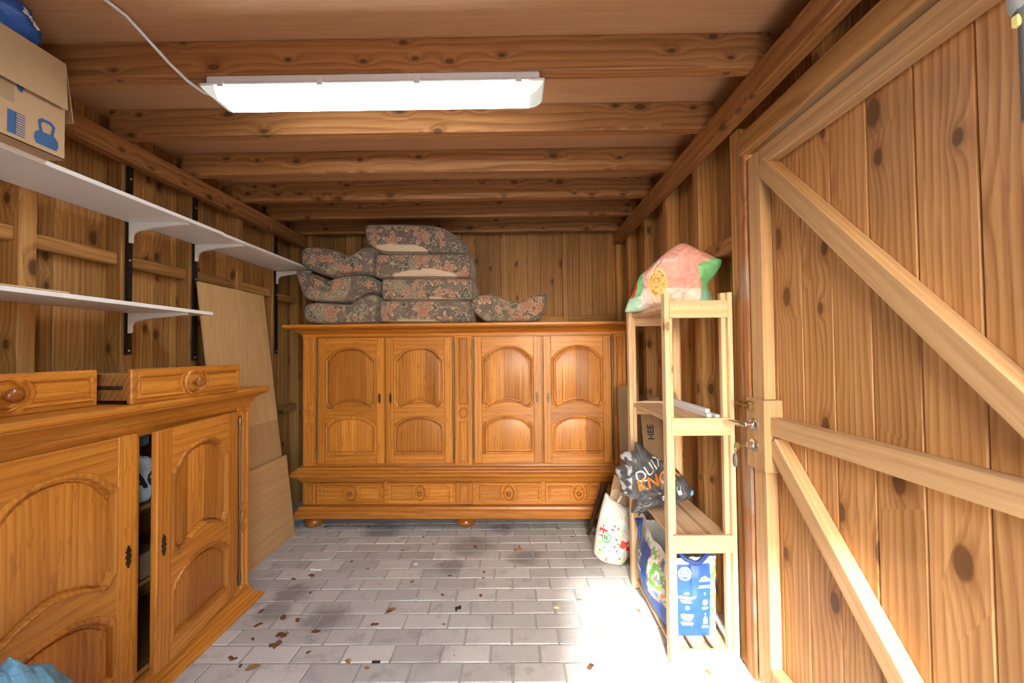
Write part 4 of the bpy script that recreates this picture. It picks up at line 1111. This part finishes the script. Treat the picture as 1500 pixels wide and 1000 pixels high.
# old cardboard leaning behind the shelf
def ly(x, y, yy): return on_y(x, y, yy)
card('cardboard_sheet', 'old brown cardboard panel leaning behind the shelf beside the cabinet', [(.70, 2.74, 0), (.86, 2.74, 0), (.88, 2.96, 1.09), (.73, 2.96, 1.06)], M['cartondark'], .012, 'cardboard')
c2 = card('cardboard_sheet', 'flattened cardboard box with dark lettering standing behind the shelf', [(.80, 2.44, 0), (.93, 2.44, 0), (.938, 2.70, 1.02), (.81, 2.70, .99)], M['cartondark'], .010, 'cardboard')
q = Vector((.862, 2.648, .80)); dz = Vector((0, .26, 1)).normalized()
decal('lettering', text_mesh('HEE', .055, .002), q + Vector((0, -.004, 0)), dz, Vector((-1, 0, 0)), M['darkink'], c2, None, .002)
card('plastic_sheet', 'dull grey plastic board leaning low behind the shelf', [(.665, 2.385, 0), (.76, 2.385, 0), (.77, 2.43, .45), (.69, 2.43, .47)], M['greyplastic'], .006, 'plastic sheet')
card('plastic_sheet', 'narrow pale plastic strip standing behind the blue bag', [(.905, 2.00, .0525), (.925, 2.02, .0525), (.925, 2.05, .42), (.905, 2.03, .42)], M['palegrey'], .005, 'plastic sheet')

# ---- big blue shopping bag on the bottom tier
def blue_bag():
    z0 = .060-.008; x0, x1, y0, y1, H_ = .672, .888, 1.865, 2.300, .345
    nu, nv = 132, 34
    def per(u):      # rounded rectangle perimeter, front first
        w_, d_ = x1-x0, y1-y0; Lt = 2*(w_+d_); s = (u % 1)*Lt
        if s < w_: return Vector((x0+s, y0)), Vector((0, -1)), 'front', s/w_
        s -= w_
        if s < d_: return Vector((x1, y0+s)), Vector((1, 0)), 'right', s/d_
        s -= d_
        if s < w_: return Vector((x1-s, y1)), Vector((0, 1)), 'back', s/w_
        s -= w_
        return Vector((x0, y1-s)), Vector((-1, 0)), 'left', s/d_
    loops = []; cols = []
    for j in range(nv+1):
        v = j/nv; L = []
        for i in range(nu):
            p, n_, sd, t = per(i/nu)
            bul = sin(pi*t)*sin(pi*min(1, v*.95+.08))
            amp = {'front': .012, 'right': .012, 'back': .012, 'left': .060}[sd]
            q = p + n_*(bul*amp)
            if sd in ('front', 'back'):   # gusset crease
                q -= n_*(.012*exp(-((t-.52)/.05)**2)*v)
            taper = .018*(1-v)
            q.x += taper*(1 if q.x < (x0+x1)/2 else -1)*.5
            k = noise.noise(Vector((q.x*16, q.y*16, v*6)))*.006*min(1, v*4)
            top = 0
            if j == nv or v > .85:
                top = (noise.noise(Vector((i/nu*9, 1, 2)))*.02 + (.055*sin(pi*t) if sd == 'left' else 0)*0 + (.05 if sd == 'left' and t < .5 else 0)*sin(pi*min(1, t*2)))*(v-.85)/.15
            L.append((q.x+n_.x*k, q.y+n_.y*k, z0+H_*v+top))
            blue = (.022, .085, .36); white = (.78, .78, .74)
            nn = noise.noise(Vector((q.x*30, q.y*30, v*11)))
            photo = (.18, .42, .08) if nn > .15 else ((.80, .80, .70) if nn > -.15 else ((.70, .32, .08) if nn > -.32 else (.10, .22, .45)))
            if sd == 'front':
                c_ = blue if .10 < t < .90 and v < .93 else (photo if v < .93 else white)
                if t <= .10 or t >= .90: c_ = photo if v < .96 else white
            elif sd == 'left':
                c_ = blue if t < .62 and v < .88 else (photo if v < .92 else white)
                if t >= .62 and v < .30: c_ = blue
            else: c_ = photo
            cols.append(c_)
        loops.append(L)
    inner = [[((x-.78)*.985+.78, (y-2.08)*.985+2.08, z-.0) for x, y, z in L] for L in loops[::-1][:-3]]
    mb = MB().rings(loops + inner, cap0=True, cap1=True)
    ni = len(inner)*nu
    o = mb.build('shopping_bag', M['printfilm'], None, 50, origin=((x0+x1)/2, (y0+y1)/2, z0))
    allc = cols + [(.74, .73, .68)]*ni
    paint(o.data, lambda i, v: allc[i])
    tag(o, 'large open blue printed shopping bag on the lowest shelf tier', 'bag')
    bv = bvh_of(o); X_ = Vector((1, 0, 0)); Z_ = Vector((0, 0, 1)); L0 = Vector(o.location)
    def D(sh, fx_, fz, mt='whiteink', nm='printed_mark'): decal(nm, sh, (x0+(x1-x0)*fx_, y0-.03, z0+H_*fz), X_, Z_, M[mt], o, bv, .0015, .02)
    D(disc2(.029, .023, 26), .34, .80); D(text_mesh('LES\nEAUX\nPURES', .014, .0006), .34, .815, nm='lettering')
    D(text_mesh('ACTIVEMENT', .0135, .0007), .36, .50, nm='lettering')
    D(poly2([(-.012, -.003), (.012, -.003), (.009, .004), (.003, .002), (.0, .006), (-.005, .003)]), .36, .555)
    for i, ww in enumerate((.055, .045)): D(rect2(ww, .0035), .36, .465-.022*i)
    D(disc2(.0085), .37, .375); D(disc2(.0035, None, 10), .37, .375, 'navy')
    for i, ww in enumerate((.050, .056, .052, .044, .030)): D(rect2(ww, .0022), .37, .285-.018*i)
    D(text_mesh('SEASONAL', .0115, .0003), .37, .175, nm='lettering'); D(rect2(.045, .0016), .37, .15)
    D(poly2([(-.024, -.006), (.024, -.006), (.028, .004), (.010, .004), (.004, .018), (-.004, .004), (-.012, .012), (-.018, .003)]), .73, .72)
    for i, ww in enumerate((.046, .052)): D(rect2(ww, .0035), .73, .645-.022*i)
    D(rect2(.004, .010), .74, .545)
    for a_ in (pi/2, pi/2+2*pi/3, pi/2+4*pi/3):   # three chasing arrows
        c_, s_ = cos(a_), sin(a_); rot = lambda p: (p[0]*c_-p[1]*s_, p[0]*s_+p[1]*c_)
        D(poly2([rot(p) for p in ((.006, -.009), (.011, -.009), (.011, .003), (.014, .003), (.0085, .010), (.003, .003), (.006, .003))]), .74, .44)
    D(rect2(.032, .0026), .74, .375); D(rect2(.026, .0026), .74, .355); D(rect2(.004, .010), .745, .285)
    D(join2((rect2(.020, .022), 0, 0), (disc2(.007, .005, 16), 0, .013)), .745, .195, 'yellow'); D(rect2(.028, .0026), .745, .135); D(rect2(.030, .0026), .745, .115)
    def Dl(sh, t, fz, mt='whiteink', nm='printed_mark'): decal(nm, sh, (x0-.10, y1-(y1-y0)*t, z0+H_*fz), (0, -1, 0), Z_, M[mt], o, bv, .0015, .02)
    Dl(text_mesh('ACT', .055, .002), .30, .62, nm='lettering'); Dl(rect2(.16, .014), .32, .50); Dl(rect2(.12, .010), .32, .42); Dl(rect2(.06, .05), .34, .27)
    # straps
    yf = y0+.002
    pts = [(x0+.095, yf-.012, z0+H_-.01), (x0+.10, yf-.014, z0+H_*.965), (x0+.115, yf-.016, z0+H_*.945), (x0+.135, yf-.016, z0+H_*.95), (x0+.160, yf-.006, z0+H_*.995), (x0+.185, yf+.01, z0+H_*1.03)]
    pts = [(x0+.060, yf+.012, z0+H_*1.035), (x0+.078, yf-.008, z0+H_*.985)] + pts[1:]
    MB().tube([Vector(p)-L0 for p in pts], .011, 8, rz=.011).build('strap', M['navy'], o, 60)
    pts = [(x0-.012, y1-.06, z0+H_*.90), (x0-.028, y1-.07, z0+H_*1.06), (x0-.012, y1-.10, z0+H_*1.10), (x0-.030, y1-.125, z0+H_*1.0), (x0-.038, y1-.14, z0+H_*.84)]
    MB().tube([Vector(p)-L0 for p in pts], .010, 8, rz=.010).build('strap', M['navy'], o, 60)
blue_bag()

# ---- blue packet on the carton, blue rubbish bag by the sideboard, lamp by the door
o = sack('snack_packet', 'blue printed packet lying on top of the moving carton', 'packet', (-1.66, 1.22, 2.404), (.115, .155, .088), M['printfilm'], 11, col=(.02, .10, .40))
decal('lettering', text_mesh('Bio', .05, .002, .3), (-1.55, 1.285, 2.42), (0, 1, -.25), (0, .25, 1), M['whiteink'], o, bvh_of(o), .002)
decal('printed_mark', disc2(.02, None, 12, .5), (-1.55, 1.17, 2.42), (0, 1, 0), (0, 0, 1), M['orangeink'], o, bvh_of(o), .002)
sack('rubbish_bag', 'translucent blue plastic bag on the floor before the sideboard', 'bag', (-1.20, .93, .265), (.19, .16, .34), M['bluefilm'], 8, n=36)
tl = thing('work_lamp', 'grey hand lamp hanging from the door header', 'lamp', (.875, .679, 1.80))
MB().tube([(0, 0, -.09), (0, 0, .08), (0, 0, .10)], [.020, .020, .028], 18).build('handle', M['greyplastic'], tl, 50)
MB().lathe([(.026, .095), (.031, .105), (.033, .16), (.030, .175), (.02, .18)], 24).build('lamp_head', M['palegrey'], tl, 50)
MB().cham(-.024, -.014, .004, .016, .070, .090, .002).build('switch', M['yellow'], tl)
MB().tube([(0, 0, .178), (0, .0, .215), (.02, 0, .28), (.045, 0, .325), (.062, 0, .335)], .003, 8).build('hook', M['chrome'], tl, 60)

# ================================================================== SMALL LITTER ON THE PAVING
def leaf_mesh(seed):
    r = random.Random(seed); n = 12; mb = MB(); up = []
    for i in range(n):
        a = 2*pi*i/n; rr = (.5+.5*abs(cos(a))**.8)*(1+r.uniform(-.25, .25))
        up.append((rr*cos(a), .85*rr*sin(a), .25*abs(sin(a))*r.uniform(.3, 1.2)+.05))
    lo = [(x, y_, z-.05) for x, y_, z in up]
    mb.rings([lo, up]); return mb.mesh('leaf')
lm = []
for s in range(6):
    for mm in ('leaf', 'leafb'):
        m_ = leaf_mesh(s*2+len(mm)); m_.materials.append(M[mm]); lm.append(m_)
def leaf(px, py, sz, kind=0):
    p = on_z(px, py, 0.0); k = sz*p.y/600*.5
    o = put('dry_leaf', lm[random.randrange(6)*2+kind], None, None, (p.x, p.y, -.0005)); o.scale = (k, k, k*.9); o.rotation_euler = (0, 0, random.uniform(0, 6.3))
    tag(o, ('small dark brown dry leaf on the grey paving', 'pale ochre dry leaf on the grey paving')[kind], 'leaf', ('brown leaves on the paving', 'ochre leaves on the paving')[kind])
for (x, y, s) in ((412, 931, 20), (406, 944, 18), (397, 945, 10), (415, 904, 15), (436, 908, 11), (462, 925, 13), (379, 915, 12), (456, 843, 12), (338, 963, 10), (343, 965, 9), (370, 936, 9), (549, 915, 12), (571, 895, 13), (604, 852, 7), (659, 843, 7), (696, 801, 10), (744, 774, 7), (709, 838, 8), (708, 847, 7), (704, 872, 9), (648, 871, 7), (865, 977, 15), (500, 790, 7), (540, 772, 6), (620, 786, 6), (478, 772, 6), (383, 895, 10), (455, 868, 7), (515, 822, 6), (590, 806, 6), (760, 800, 6), (818, 774, 7), (838, 786, 6), (430, 848, 8), (538, 833, 6), (420, 928, 9), (635, 797, 6), (452, 955, 8), (560, 955, 8), (665, 960, 6), (352, 975, 9), (650, 914, 6)): leaf(x, y, s)
for (x, y, s) in ((369, 978, 17), (510, 968, 12), (573, 893, 12), (758, 805, 13), (537, 978, 9), (1037, 984, 12), (849, 878, 7), (935, 894, 8), (864, 975, 9)): leaf(x, y, s, 1)
def bit(name, label, cat, px, py, mb, mat, rz=0.0):
    p = on_z(px, py, 0); o = put(name, mb.mesh(name), mat, None, (p.x, p.y, .0), (0, 0, rz)); return tag(o, label, cat)
bit('plastic_clip', 'small black plastic clip lying on the paving', 'clip', 671, 892, MB().cham(-.016, .016, -.006, .006, 0, .012, .002).cham(-.016, -.008, -.02, .006, 0, .010, .002).cham(.008, .016, -.004, .016, 0, .010, .002), M['black'], .3)
bit('paper_scrap', 'pale blue scrap of paper on the paving', 'scrap', 611, 877, MB().prism([(-.02, -.012), (.015, -.016), (.022, .004), (.004, .016), (-.018, .010)], 0, .004, 'z'), M['palegrey'])
bit('paper_scrap', 'tiny white scrap of paper near the cabinet', 'scrap', 609, 826, MB().prism([(-.010, -.008), (.010, -.008), (.012, .006), (-.006, .010)], 0, .004, 'z'), M['whiteink'])
bit('yellow_scrap', 'small yellow scrap lying in the sunlit paving', 'scrap', 815, 889, MB().prism([(-.014, -.010), (.013, -.008), (.010, .010), (-.010, .009)], 0, .004, 'z'), M['yellow'])
bit('white_stick', 'short white stick lying on the paving near the plywood', 'stick', 463, 835, MB().cham(-.035, .035, -.004, .004, 0, .008, .002), M['whiteink'], -.15)
bit('dark_strip', 'short dark plastic strip lying in a paving joint', 'strip', 551, 970, MB().cham(-.018, .018, -.004, .004, 0, .006, .001), M['black'], .0)
